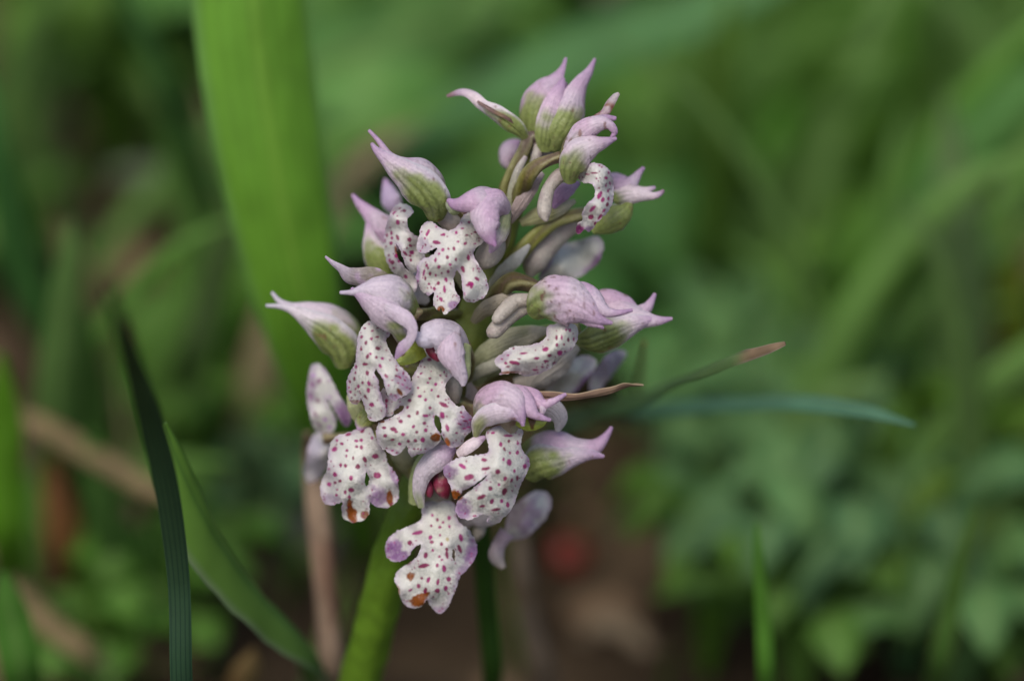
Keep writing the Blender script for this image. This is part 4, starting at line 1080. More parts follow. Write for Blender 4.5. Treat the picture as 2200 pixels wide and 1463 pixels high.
lip(Z3, [(740, 480), (700, 508), (672, 560), (663, 620), (655, 690), (650, 750), (625, 810), (598, 860), (588, 920), (598, 990), (622, 1035), (655, 1042), (678, 1020), (688, 1000), (710, 1060), (730, 1110), (740, 1147), (790, 1157), (830, 1140), (850, 1100), (845, 1050), (822, 1000), (808, 950), (800, 900), (788, 860), (775, 830), (785, 800), (810, 830), (840, 870), (850, 920), (860, 960), (885, 1005), (915, 1022), (950, 1002), (985, 987), (1015, 962), (1030, 920), (1022, 870), (1000, 830), (960, 790), (920, 740), (880, 680), (860, 630), (856, 595), (885, 570), (870, 530), (800, 490)],
    [(711, 525, 9, 7), (742, 497, 7, 5), (765, 543, 11, 6, -20), (800, 523, 12, 5, -15), (690, 585, 9, 12, 20), (757, 597, 9, 11, 20), (797, 585, 15, 7, -10), (720, 625, 10, 14, 20), (687, 668, 9, 14), (801, 664, 18, 13, 20), (731, 718, 11, 18, 15), (750, 700, 10, 10), (791, 724, 10, 10, 30), (832, 732, 13, 10, 30), (714, 771, 20, 10), (652, 790, 8, 14), (818, 783, 10, 16, -30), (728, 832, 12, 18, -20), (858, 851, 12, 18, -40), (695, 897, 9, 12), (740, 902, 12, 18, -20), (780, 928, 5, 5), (667, 922, 10, 14), (737, 950, 12, 18, -15), (715, 992, 8, 13, -20), (758, 1048, 18, 16), (930, 810, 8, 14, -30), (900, 880, 10, 5), (925, 850, 12, 6, 30), (875, 915, 6, 8), (950, 860, 14, 7, 40), (985, 880, 10, 5, 40), (970, 910, 10, 5, 30), (1000, 930, 8, 5), (940, 900, 8, 5, 30), (975, 830, 7, 9), (1020, 940, 6, 7), (920, 985, 8, 5), (890, 975, 6, 7), (610, 890, 8, 10), (615, 960, 10, 10), (640, 870, 8, 16), (604, 930, 6, 8), (620, 1000, 6, 6), (648, 830, 8, 10), (660, 1020, 5, 5), (650, 940, 6, 8), (645, 980, 6, 6)],
    [(975, 890, 90, 60, 50, PURPLE, 0.5), (920, 1000, 45, 26, 0, PURPLE, 0.55), (840, 1000, 30, 80, -20, PURPLE, 0.4), (950, 960, 34, 12, 55, (0.20, 0.07, 0.03), 0.95), (650, 1030, 30, 12, 0, BROWN, 0.5), (590, 930, 14, 80, 0, PURPLE, 0.3)],
    [(760, 490, -0.2), (850, 560, -0.5), (750, 620, 2.0), (665, 700, 0.8), (600, 920, -1.5), (640, 900, 0.2), (720, 860, 2.2), (770, 1100, 1.6), (830, 720, 2.2), (900, 840, 3.0), (1010, 920, 2.2), (900, 990, 2.4), (650, 1030, -0.5)], f, curl=0.5, seed=5)

# --- blurred flower at far left
f = flower(765, 770, -8)
ov(Z3, [(650, 720, -8.5, 50), (780, 760, -9, 48), (1000, 800, -10, 45), (1250, 860, -10.5, 40)], f)
sep(Z3, [(655, 730, -8.6, 69), (605, 540, -7.2, 140), (480, 430, -6.6, 124), (340, 385, -6.6, 76), (210, 370, -7, 32), (130, 335, -7.5, 13), (78, 280, -8.2, 4)], (0.15, -0.5, .85), f, A=108, col=hood_col(g=0.30, gw=1.5, seed=25, body=(0.64, 0.58, 0.66), tip=(0.60, 0.54, 0.60), vein=0.2))
sep(Z3, [(555, 800, -7, 60), (525, 690, -5.9, 132), (425, 575, -5.6, 122), (310, 480, -6, 74), (215, 410, -6.5, 28), (130, 380, -7, 12), (38, 372, -7.6, 4)], (-0.3, 0.35, 1), f, A=76, col=hood_col(g=0.55, gw=0.75, seed=26, body=(0.66, 0.64, 0.68), tip=(0.60, 0.56, 0.62), vein=0.8, edgew=0.6))
lip(Z3, [(400, 770), (350, 780), (330, 840), (318, 920), (318, 1000), (330, 1080), (345, 1150), (370, 1210), (400, 1235), (440, 1255), (490, 1235), (512, 1180), (495, 1120), (470, 1070), (456, 1030), (452, 1005), (466, 1010), (486, 1050), (514, 1100), (550, 1165), (590, 1195), (617, 1150), (607, 1090), (562, 1030), (520, 960), (480, 880), (450, 820)],
    [(400, 885, 18, 22), (355, 910, 16, 20), (345, 990, 14, 26), (390, 1020, 16, 16), (370, 1110, 14, 20), (440, 1150, 16, 14), (470, 1200, 18, 12), (400, 1180, 12, 12), (360, 850, 12, 10)],
    [(570, 1110, 50, 100, -25, PURPLE, 0.75), (350, 900, 40, 160, 0, PURPLE, 0.35)],
    [(400, 780, -11.0), (330, 950, -12.0), (420, 900, -10.0), (380, 1100, -11.0), (450, 1240, -12.0), (600, 1150, -10.5), (500, 960, -9.6)], f, h=3.6, curl=0.4, seed=6, spotcol=(0.42, 0.20, 0.34))

# --- central flower, open mouth with crimson column
f = flower(1000, 760, -1)
ov(Z3, [(1400, 640, -1, 48), (1420, 760, -4, 50), (1400, 900, -7, 46), (1340, 1040, -9, 40)], f)
spur(Z3, [(1280, 800, -2, 60), (1310, 880, -2.4, 66), (1325, 960, -2.6, 58), (1335, 1040, -2.8, 20)], f)
def blotch(t, s, V):
    c = plain_col((0.30, 0.34, 0.045), (0.36, 0.42, 0.08))(t, s, V)
    return mixc(c, (0.09, 0.02, 0.015), 0.9 * sstep(0.58, 0.68, vnoise(V * 1100 + 4)))
sep(Z3, [(1105, 660, 0.6, 60), (1050, 690, 1.2, 62), (985, 730, 1.5, 46), (945, 745, 1.5, 26), (922, 735, 1.5, 6)], (0, -0.1, 1), f, A=35, name='petal', col=blotch, ns=11)
sep(Z3, [(1420, 690, -0.8, 69), (1350, 560, 1.6, 126), (1240, 520, 2.8, 110), (1150, 540, 3.1, 94), (1095, 570, 3.0, 57), (1068, 560, 2.8, 10)], (0, -0.5, .85), f, A=108, col=hood_col(g=-0.2, seed=27, body=(0.62, 0.56, 0.66), tip=(0.62, 0.58, 0.68)))
sep(Z3, [(1345, 520, 1.2, 30), (1325, 620, 3.2, 84), (1315, 710, 3.5, 88), (1350, 800, 3.2, 54), (1382, 870, 2.9, 32), (1385, 918, 2.7, 6)], (0.15, 0.1, 1), f, A=76, col=hood_col(g=-0.2, seed=28, body=(0.56, 0.47, 0.58), tip=(0.60, 0.52, 0.58)))
sep(Z3, [(1420, 640, 0.5, 30), (1412, 740, 1.8, 34), (1408, 830, 2.2, 28), (1395, 900, 2.2, 8)], (0.5, 0, .85), f, A=50, name='petal', col=plain_col((0.36, 0.40, 0.20), (0.40, 0.44, 0.22)), ns=11)
zt(Z3, [(1150, 640, 0.2, 30), (1172, 672, 0.9, 42), (1200, 715, 1.1, 36), (1215, 748, 0.9, 14)], f, 'column', CRIM, crim_col, nt=14)
lip(Z3, [(1110, 660), (1100, 730), (1080, 780), (1055, 830), (1035, 880), (1025, 930), (1000, 985), (960, 1008), (905, 1012), (860, 990), (845, 930), (815, 980), (808, 1030), (818, 1080), (840, 1118), (880, 1122), (905, 1108), (902, 1095), (930, 1065), (965, 1047), (982, 1060), (960, 1097), (915, 1124), (860, 1147), (820, 1157), (800, 1190), (790, 1230), (800, 1290), (825, 1337), (870, 1372), (930, 1392), (965, 1362), (990, 1327), (1005, 1337), (1015, 1382), (1035, 1407), (1060, 1387), (1110, 1377), (1170, 1342), (1215, 1312), (1229, 1270), (1212, 1230), (1190, 1190), (1181, 1140), (1195, 1118), (1220, 1133), (1237, 1190), (1240, 1250), (1260, 1300), (1290, 1337), (1330, 1337), (1380, 1312), (1402, 1260), (1442, 1222), (1463, 1180), (1452, 1140), (1412, 1100), (1380, 1053), (1350, 1062), (1320, 1040), (1290, 1000), (1260, 950), (1263, 905), (1290, 870), (1330, 830), (1340, 790), (1300, 750), (1240, 700), (1180, 650)],
    [(1152, 740, 17, 12), (1120, 790, 6, 5), (1095, 785, 5, 5), (1165, 820, 5, 5), (1157, 868, 11, 9), (1096, 835, 12, 6, -30), (1078, 858, 6, 5), (1143, 897, 10, 8), (1195, 908, 14, 10, -50), (1228, 848, 7, 5), (1270, 852, 7, 5), (1255, 825, 6, 8), (1295, 800, 12, 9), (1076, 932, 9, 8), (1168, 948, 10, 8, -40), (1120, 958, 5, 5), (1017, 1018, 14, 11, -30), (1088, 990, 14, 11, -20), (1127, 1013, 11, 12), (1212, 990, 10, 9), (1004, 1065, 9, 11, 20), (1071, 1103, 10, 15, 20), (1157, 1069, 12, 11), (1250, 1048, 36, 14, 28), (1240, 1120, 17, 24, -20), (1013, 1126, 13, 12), (1127, 1123, 22, 12, 5), (957, 1161, 16, 13), (1119, 1174, 12, 12), (1275, 1205, 14, 26, -15), (845, 1205, 13, 10), (908, 1215, 24, 15, 15), (925, 1232, 14, 10), (1043, 1198, 12, 13, 20), (976, 1250, 15, 13), (1128, 1221, 14, 14), (850, 1260, 14, 12), (1067, 1234, 12, 10), (900, 1287, 16, 9), (950, 1315, 13, 10, 20), (1010, 1297, 11, 11), (1058, 1293, 12, 12), (1107, 1287, 17, 18, -40), (1050, 1350, 8, 6), (1075, 1350, 7, 6), (1095, 1355, 6, 6), (1125, 1350, 9, 5), (855, 1055, 10, 20), (860, 1020, 12, 12), (858, 1090, 8, 8), (1380, 1130, 16, 7, 20), (1400, 1160, 18, 6, 10), (1420, 1200, 14, 6), (1360, 1180, 14, 6, 20), (1370, 1100, 8, 10), (1430, 1150, 10, 6), (1390, 1210, 14, 5), (1340, 1240, 10, 6), (900, 1360, 10, 5), (860, 1345, 8, 5), (930, 1375, 8, 5)],
    [(1410, 1165, 85, 75, 0, PURPLE, 0.62), (840, 1030, 50, 70, 0, PURPLE, 0.4), (1310, 1320, 60, 30, 0, PURPLE, 0.35), (890, 1370, 60, 24, 0, PURPLE, 0.35), (1195, 1265, 27, 26, 0, BROWN, 0.95), (1275, 1298, 20, 32, -20, (0.45, 0.13, 0.03), 0.95), (826, 1160, 18, 10, 0, BROWN, 0.9)],
    [(1120, 680, -1.6), (1240, 740, -1.4), (1160, 820, 0.2), (1320, 810, -1.0), (1140, 960, 1.6), (1000, 1010, 1.2), (830, 1040, 0.2), (900, 1250, 1.4), (800, 1230, 0.4), (930, 1390, 0.6), (1040, 1200, 1.9), (1040, 1400, 0.6), (1200, 1300, 1.0), (1320, 1100, 1.6), (1450, 1170, 0.6), (1320, 1330, 0.6), (1270, 950, 0.2)], f, curl=0.45, seed=7)

# --- right-hand flower in profile
f = flower(1150, 640, 0)
ov(Z4, [(570, 560, -0.8, 50), (450, 515, -2, 60), (350, 520, -3.4, 74), (240, 600, -5.6, 66), (160, 680, -8, 50)], f, a=(0.10, 0.085, 0.03), b=(0.11, 0.08, 0.04))
spur(Z4, [(520, 620, -0.6, 44), (400, 630, -0.6, 46), (320, 690, -0.2, 50), (262, 755, 0.2, 34), (250, 775, 0.3, 10)], f)
zt(Z4, [(480, 660, -1.4, 46), (380, 710, -1.4, 52), (290, 790, -1.0, 56), (230, 845, -0.8, 42), (212, 868, -0.8, 10)], f, 'throat', M_PETAL, spur_col)
sep(Z4, [(700, 550, 0.8, 46), (810, 545, 1.9, 71), (890, 590, 2.4, 71), (950, 660, 2.6, 44), (1000, 695, 2.6, 25), (1070, 702, 2.5, 14), (1155, 688, 2.2, 3)], (0.1, -0.4, .95), f, A=108, col=hood_col(g=-0.2, seed=29, body=(0.52, 0.36, 0.53)))
sep(Z4, [(800, 720, 2.2, 50), (880, 765, 2.5, 36), (925, 785, 2.5, 20), (965, 808, 2.3, 3)], (0, 0.4, .9), f, A=55, name='petal', col=hood_col(g=-0.2, seed=30, body=(0.52, 0.34, 0.52)), ns=11)
sep(Z4, [(492, 730, 0.0, 60), (540, 690, 1.6, 140), (635, 655, 2.8, 166), (745, 650, 3.2, 148), (850, 695, 3.1, 98), (930, 752, 2.8, 36), (1022, 775, 2.4, 3)], (0, 0.1, 1), f, A=82, col=hood_col(g=0.30, gw=1.6, seed=31, body=(0.55, 0.42, 0.55), vein=0.8, veins=(0.05, 0.35, -0.4), speck=0.9), ridge=0.03)
lip(Z4, [(600, 800), (590, 860), (565, 892), (520, 912), (450, 925), (380, 930), (330, 955), (285, 985), (256, 1020), (263, 1050), (290, 1070), (300, 1095), (283, 1112), (330, 1107), (380, 1095), (430, 1115), (480, 1119), (540, 1107), (590, 1082), (640, 1052), (700, 987), (762, 940), (792, 880), (800, 825), (770, 780), (700, 770)],
    [(586, 945, 22, 15, -10), (441, 972, 26, 8, -5), (657, 870, 8, 18), (691, 868, 7, 16), (660, 918, 9, 13), (706, 914, 8, 8), (735, 884, 7, 14), (719, 820, 5, 9), (745, 822, 9, 12), (612, 986, 14, 11, -10), (678, 970, 18, 18), (528, 1005, 20, 10, -10), (590, 1023, 18, 9), (565, 1062, 10, 6), (520, 1080, 20, 6), (600, 1050, 6, 5), (385, 1035, 36, 14, 10), (325, 1037, 12, 10), (412, 1008, 12, 5), (340, 985, 10, 5), (375, 940, 8, 6), (300, 1010, 8, 5), (640, 1035, 14, 6, -40), (770, 880, 5, 14), (713, 960, 6, 5), (340, 1060, 14, 6), (650, 995, 5, 5)],
    [(340, 1098, 70, 9, -3, (0.30, 0.12, 0.07), 0.8), (310, 1000, 60, 30, -30, PURPLE, 0.35), (440, 1100, 60, 14, 0, (0.45, 0.3, 0.25), 0.4)],
    [(620, 800, 0.2), (700, 830, 1.6), (795, 850, -0.6), (740, 940, 0.4), (640, 940, 2.4), (580, 890, 1.0), (500, 1000, 2.4), (400, 930, 0.4), (380, 1020, 2.0), (265, 1030, 0.6), (480, 1110, 0.4), (640, 1045, 0.4)], f, curl=0.6, seed=8)

# --- flower behind it on the right
f = flower(1240, 700, -5)
ov(Z4, [(800, 800, -6, 50), (650, 830, -7, 52), (450, 880, -7.6, 54), (260, 1000, -8.6, 52), (120, 1060, -9, 40)], f, a=(0.22, 0.24, 0.06), b=(0.3, 0.3, 0.15))
sep(Z4, [(880, 660, -4.8, 57), (970, 600, -4.2, 83), (1080, 630, -4.0, 83), (1180, 690, -4.0, 57), (1245, 665, -4.3, 34), (1278, 625, -4.6, 16), (1302, 582, -5, 4)], (0, -0.5, .9), f, A=108, col=hood_col(g=-0.2, seed=32))
sep(Z4, [(940, 740, -3.9, 60), (1040, 710, -3.4, 88), (1160, 735, -3.2, 72), (1260, 755, -3.2, 44), (1340, 758, -3.4, 22), (1415, 745, -3.7, 3)], (0, 0, 1), f, A=76, col=hood_col(g=-0.2, seed=33, body=(0.56, 0.44, 0.56)))
sep(Z4, [(790, 900, -4.4, 40), (870, 905, -3.2, 96), (990, 865, -2.9, 120), (1120, 810, -2.9, 84), (1230, 770, -3.1, 44), (1320, 760, -3.4, 10)], (0, 0.35, 1), f, A=71, col=hood_col(g=0.62, gw=1.0, seed=34, body=(0.64, 0.58, 0.64), vein=0.95, veins=(0.0, 0.35, -0.35, 0.6), edgew=0.7))
lip(Z4, [(590, 1215), (680, 1110), (740, 1040), (790, 1000), (860, 990), (905, 1008), (917, 1050), (870, 1125), (785, 1222), (700, 1245), (630, 1240)], [], [(830, 1170, 30, 100, 40, PURPLE, 0.7), (860, 1040, 26, 70, 40, (0.44, 0.36, 0.4), 0.5), (680, 1170, 90, 40, -40, (0.45, 0.42, 0.36), 0.6)],
    [(590, 1215, -11.0), (740, 1120, -9.0), (900, 1020, -10.5), (780, 1220, -10.5), (650, 1180, -9.9)], f, h=4, seed=9, curl=0.3)
spur(Z4, [(640, 1060, -8.5, 50), (600, 1130, -8.5, 60), (480, 1160, -8.5, 60), (380, 1170, -8.6, 40)], f)
bract(Z4, [(130, 1180, -8, 20), (200, 1100, -7.5, 40), (300, 1060, -7.2, 36), (420, 1000, -7.4, 12)], (0, 0.2, 1), a=(0.4, 0.42, 0.2), b=(0.5, 0.5, 0.3))
# --- hazy flower right at the back
f = flower(1280, 790, -13)
lip(Z4, [(880, 1215), (875, 1150), (920, 1080), (980, 1000), (1060, 950), (1110, 960), (1100, 1010), (1040, 1090), (980, 1160), (935, 1218)], [], [(1000, 1060, 140, 120, 0, (0.36, 0.30, 0.42), 0.7)],
    [(880, 1210, -14), (1000, 1080, -12.5), (1100, 960, -14), (930, 1100, -13), (1040, 1090, -14)], f, h=5, seed=10, curl=0.3)
ov(Z4, [(950, 1100, -14, 45), (700, 1050, -13, 45), (400, 1080, -11, 45), (150, 1150, -9.5, 40)], f)

# --- lower right flower with lilac hood
f = flower(1025, 890, -0.5)
ov(Z6, [(470, 270, -0.5, 45), (400, 230, -3, 46), (330, 200, -6, 44), (250, 220, -9, 36)], f, a=(0.16, 0.13, 0.05))
sep(Z6, [(438, 400, 0.6, 10), (462, 325, 1.6, 46), (545, 278, 2.5, 62), (630, 272, 3.0, 46), (680, 290, 3.0, 18), (702, 312, 2.9, 5)], (-0.1, 0.35, 1), f, A=60, col=hood_col(g=0.32, gw=1.0, seed=45, body=(0.62, 0.56, 0.64), green=(0.34, 0.35, 0.16), vein=0.3, edgew=0.5))
sep(Z6, [(455, 300, 0.4, 46), (495, 230, 1.8, 92), (580, 190, 2.8, 98), (655, 205, 3.2, 72), (695, 260, 3.2, 34), (715, 338, 2.9, 3)], (-0.1, 0.05, 1), f, A=82, col=hood_col(g=0.16, gw=1.5, seed=35, body=(0.53, 0.37, 0.52), speck=0.4))
sep(Z6, [(590, 125, 1.0, 40), (670, 155, 2.4, 70), (735, 220, 2.9, 60), (785, 270, 2.8, 24), (825, 290, 2.6, 12), (875, 305, 2.4, 3)], (0.1, -0.1, 1), f, A=78, col=hood_col(g=-0.2, seed=36, body=(0.54, 0.38, 0.54)))
sep(Z6, [(690, 120, 0.6, 30), (770, 155, 1.4, 50), (825, 205, 1.9, 28), (885, 195, 2.1, 15), (930, 172, 2.0, 9), (965, 152, 1.9, 3)], (0.2, -0.3, .95), f, A=76, col=hood_col(g=-0.2, seed=37, body=(0.52, 0.34, 0.52)))
sep(Z6, [(835, 210, 1.9, 20), (830, 245, 2, 14), (822, 280, 1.9, 4)], (0.2, 0, 1), f, A=50, name='petal', col=hood_col(g=-0.2, seed=38), ns=9, nt=14)
sep(Z6, [(680, 300, 0.8, 34), (750, 325, 1.0, 40), (815, 320, 1, 26), (850, 305, 1, 6)], (0, 0.1, 1), f, A=40, name='petal', col=blotch, ns=11)
zt(Z6, [(600, 280, -1.2, 90), (605, 350, -1.6, 84), (610, 410, -2.2, 60)], f, 'throat', M_PETAL, plain_col((0.42, 0.36, 0.22), (0.55, 0.50, 0.38), (0.3, 0.15, 0.12), 1200))
lip(Z6, [(500, 380), (515, 450), (510, 490), (470, 505), (400, 515), (340, 525), (290, 550), (255, 580), (253, 615), (280, 660), (295, 700), (310, 762), (340, 747), (365, 712), (410, 692), (450, 662), (500, 628), (505, 636), (470, 667), (430, 697), (380, 737), (345, 767), (325, 800), (323, 840), (350, 872), (400, 882), (450, 862), (490, 852), (520, 872), (508, 892), (530, 907), (570, 902), (600, 872), (640, 832), (670, 772), (690, 702), (725, 632), (752, 570), (747, 530), (715, 490), (700, 440), (712, 370), (640, 340), (550, 345)],
    [(487, 536, 19, 10), (497, 587, 26, 11, -10), (362, 573, 26, 12, 30), (398, 637, 32, 18, -15), (568, 605, 15, 16, 30), (633, 550, 14, 22, -20), (601, 533, 8, 11), (638, 495, 7, 11), (682, 494, 10, 14), (606, 472, 8, 13, -20), (585, 445, 9, 15, -10), (684, 440, 7, 10), (632, 428, 8, 10), (625, 395, 30, 8), (540, 378, 12, 8), (725, 573, 13, 16, 30), (575, 680, 8, 8), (665, 600, 8, 12), (610, 645, 10, 16, 20), (648, 655, 8, 14, 20), (524, 702, 14, 15), (473, 752, 28, 14, -20), (606, 720, 16, 22, 15), (533, 777, 12, 16, 15), (590, 775, 10, 12, 20), (478, 805, 18, 8, -10), (625, 795, 10, 16), (555, 825, 30, 9, -10), (680, 640, 8, 16), (433, 862, 12, 6)],
    [(285, 600, 50, 56, 0, PURPLE, 0.65), (365, 820, 62, 58, 0, PURPLE, 0.72), (742, 545, 24, 40, 0, PURPLE, 0.5), (325, 735, 28, 26, 0, BROWN, 0.95), (610, 700, 20, 60, 10, (0.4, 0.25, 0.2), 0.3)],
    [(600, 350, -0.4), (610, 450, 1.6), (700, 450, 0.2), (745, 550, -0.6), (640, 600, 2.6), (480, 560, 2.4), (270, 590, 1.6), (400, 620, 2.8), (330, 740, 2.0), (350, 850, 1.6), (500, 740, 2.8), (600, 800, 0.8), (680, 720, -0.2), (550, 890, 0.4)], f, curl=0.5, seed=11)
# withered bract in focus
def dry_bract_col(t, s, V):
    n = vnoise(V * np.array([900, 2600, 2600]))
    c = mixc(np.tile(np.array([0.22, 0.125, 0.10]), (len(t), 1)), (0.20, 0.14, 0.085), t)
    c = mixc(c, (0.085, 0.05, 0.035), 0.75 * sstep(0.45, 0.75, n))
    return mixc(c, (0.42, 0.32, 0.20), 0.8 * sstep(0.78, 0.95, np.abs(s)))
sep(Z6, [(640, 150, -3, 16), (800, 165, -0.5, 24), (950, 182, 0.3, 26), (1100, 165, 0.7, 24), (1220, 140, 1, 20), (1300, 112, 1, 18), (1360, 102, 1, 12), (1415, 100, 1, 3)], [(0, 0.2, 1)] * 4 + [(0, -0.4, 1)] * 2 + [(0, 0.5, 1)] * 2, orchid, A=75, name='bract', mat=M_DRY, col=dry_bract_col, wav=0.22, ridge=0.6, nt=80, twist=1.5)

# --- right lower flower behind
f = flower(1120, 1000, -5)
ov(Z6, [(710, 560, -5.5, 50), (600, 480, -7, 50), (480, 400, -9, 48), (330, 380, -10.5, 40)], f)
sep(Z6, [(690, 500, -5.6, 57), (790, 450, -4.6, 106), (910, 430, -4.1, 103), (1030, 450, -4.2, 71), (1130, 445, -4.6, 44), (1190, 400, -5, 20), (1230, 345, -5.6, 4)], (0, -0.45, .9), f, A=108, col=hood_col(g=0.18, gw=1.6, seed=39, body=(0.54, 0.38, 0.54), vein=0.1))
sep(Z6, [(735, 640, -4.8, 66), (810, 590, -3.7, 112), (920, 560, -3.5, 92), (1020, 530, -3.8, 56), (1105, 512, -4.2, 30), (1185, 516, -4.6, 4)], (0, 0.35, 1), f, A=76, col=hood_col(g=0.50, gw=1.1, seed=40, body=(0.58, 0.50, 0.60), vein=0.5, edgew=0.6))
lip(Z6, [(640, 820), (700, 770), (780, 720), (850, 728), (877, 780), (852, 862), (790, 932), (735, 982), (655, 1002), (610, 990), (615, 920)], [], [(740, 900, 46, 130, 40, PURPLE, 0.55), (670, 850, 80, 110, 30, (0.36, 0.26, 0.29), 0.7), (760, 800, 20, 90, 40, (0.36, 0.2, 0.34), 0.5)],
    [(640, 820, -12.5), (740, 840, -11.0), (860, 760, -12.5), (650, 990, -13.0), (800, 900, -12.5)], f, h=4.5, seed=12, curl=0.4)
sep(Z6, [(620, 960, -9, 40), (570, 1040, -9.5, 36), (560, 1100, -9.5, 40), (600, 1165, -9.5, 10)], (0, 0, 1), f, A=60, name='petal', col=plain_col((0.5, 0.38, 0.45), (0.42, 0.36, 0.33)))
spur(Z6, [(480, 880, -8, 30), (460, 950, -8.5, 36), (440, 1000, -9, 14)], f)

# --- left lower flower, lip facing the lens
f = flower(790, 915, -4)
ov(Z5, [(420, 300, -4, 40), (520, 320, -6, 42), (650, 340, -9, 40), (760, 340, -10, 34)], f)
sep(Z5, [(480, 250, -4.4, 26), (410, 280, -3.6, 44), (360, 330, -3.4, 40), (345, 375, -3.4, 10)], (-0.1, -0.1, 1), f, A=76, col=hood_col(g=0.9, gw=1.4, seed=41, green=(0.30, 0.33, 0.08), vein=0.7))
lip(Z5, [(370, 350), (340, 368), (290, 388), (220, 408), (190, 440), (178, 480), (170, 540), (165, 600), (140, 650), (128, 710), (140, 772), (180, 797), (225, 785), (250, 780), (248, 830), (260, 872), (310, 890), (360, 880), (397, 850), (400, 800), (407, 780), (440, 802), (490, 810), (530, 797), (562, 760), (562, 700), (557, 640), (530, 595), (505, 560), (490, 510), (460, 460), (437, 420), (405, 360)],
    [(219, 434, 8, 8), (246, 452, 11, 9), (205, 482, 17, 13, -40), (327, 436, 12, 8), (355, 432, 10, 10), (330, 468, 10, 8), (357, 472, 9, 13), (274, 490, 9, 8), (272, 522, 6, 9), (310, 532, 6, 11), (376, 541, 11, 18, -20), (434, 523, 20, 15), (335, 580, 14, 15, 40), (240, 573, 9, 12), (267, 577, 10, 11), (445, 629, 21, 20), (298, 643, 11, 15), (207, 625, 13, 13, 40), (236, 661, 10, 9), (209, 670, 10, 8), (300, 711, 18, 14), (265, 723, 8, 12), (175, 680, 13, 12), (283, 400, 18, 10, -20), (360, 375, 14, 18), (290, 750, 10, 12), (216, 740, 9, 7), (220, 710, 6, 6), (416, 420, 8, 10)],
    [(450, 750, 60, 62, 0, PURPLE, 0.68), (545, 630, 26, 70, -15, PURPLE, 0.6), (180, 765, 50, 40, 0, PURPLE, 0.45), (200, 650, 60, 90, 0, PURPLE, 0.15), (298, 825, 20, 58, -12, BROWN, 0.95), (515, 750, 13, 38, 0, BROWN, 0.9), (376, 852, 16, 16, 0, BROWN, 0.8)],
    [(370, 360, -4), (330, 450, -2.0), (190, 470, -3.6), (150, 700, -4), (260, 620, -1.8), (340, 640, -1.6), (310, 880, -3.4), (450, 560, -2.2), (550, 680, -3.2), (460, 790, -3), (250, 760, -2.6)], f, holes=[[(388, 605), (376, 640), (374, 680), (388, 692), (401, 680), (402, 645)]], curl=0.5, seed=13)

# --- pale lip behind on the lower left
f = flower(700, 930, -12)
lip(Z5, [(110, 390), (80, 420), (58, 470), (45, 540), (38, 620), (58, 668), (110, 655), (152, 605), (178, 540), (190, 450), (165, 390)], [], [(90, 540, 70, 150, 0, (0.40, 0.34, 0.44), 0.6)],
    [(110, 390, -16.0), (110, 530, -14.5), (45, 600, -16.5), (170, 560, -16.0)], f, h=5, seed=14, curl=0.4)
ov(Z5, [(140, 420, -12.5, 40), (350, 420, -12.5, 42), (600, 430, -11.5, 40), (720, 440, -11, 34)], f)

# --- lowest flower, lip hanging, crimson column in the hood
f = flower(900, 1060, -5)
ov(Z5, [(700, 720, -5, 46), (660, 640, -7, 48), (660, 560, -9.5, 44), (700, 480, -11, 36)], f)
sep(Z5, [(690, 810, -2.8, 14), (672, 720, -2.0, 34), (688, 620, -1.2, 52), (745, 545, -0.6, 66), (820, 500, -0.4, 56), (880, 470, -0.6, 14)], (-0.3, -0.25, 1), f, A=71, col=hood_col(g=0.2, gw=1.0, seed=42, body=(0.58, 0.53, 0.62), green=(0.40, 0.44, 0.26), vein=0.2))
sep(Z5, [(640, 790, -4, 30), (655, 690, -3, 50), (690, 590, -2.6, 60), (760, 510, -2.4, 60), (830, 450, -2.6, 30)], (-0.4, 0, 1), f, A=76, col=hood_col(g=0.9, gw=1.5, seed=43, vein=0.2, green=(0.36, 0.42, 0.18)))
sep(Z5, [(895, 510, 0.2, 20), (940, 480, 0.8, 30), (1000, 440, 0.8, 28), (1050, 415, 0.5, 6)], (0, -0.3, 1), f, A=50, name='petal', col=hood_col(g=-0.2, seed=44, body=PALE), ns=11, nt=20)
zt(Z5, [(770, 560, -5.5, 60), (770, 680, -6.6, 80), (775, 790, -6.8, 84), (780, 850, -6.8, 60)], f, 'throat', M_PETAL, plain_col((0.10, 0.03, 0.03), (0.50, 0.46, 0.34), (0.3, 0.1, 0.1), 900))
zt(Z5, [(735, 640, -3.6, 20), (730, 690, -2.8, 32), (738, 735, -2.8, 22), (740, 750, -3, 8)], f, 'anther', CRIM, crim_col, nt=12)
zt(Z5, [(800, 620, -3.4, 30), (805, 670, -2.4, 48), (820, 720, -2.4, 42), (835, 755, -2.8, 14)], f, 'column', CRIM, crim_col, nt=14)
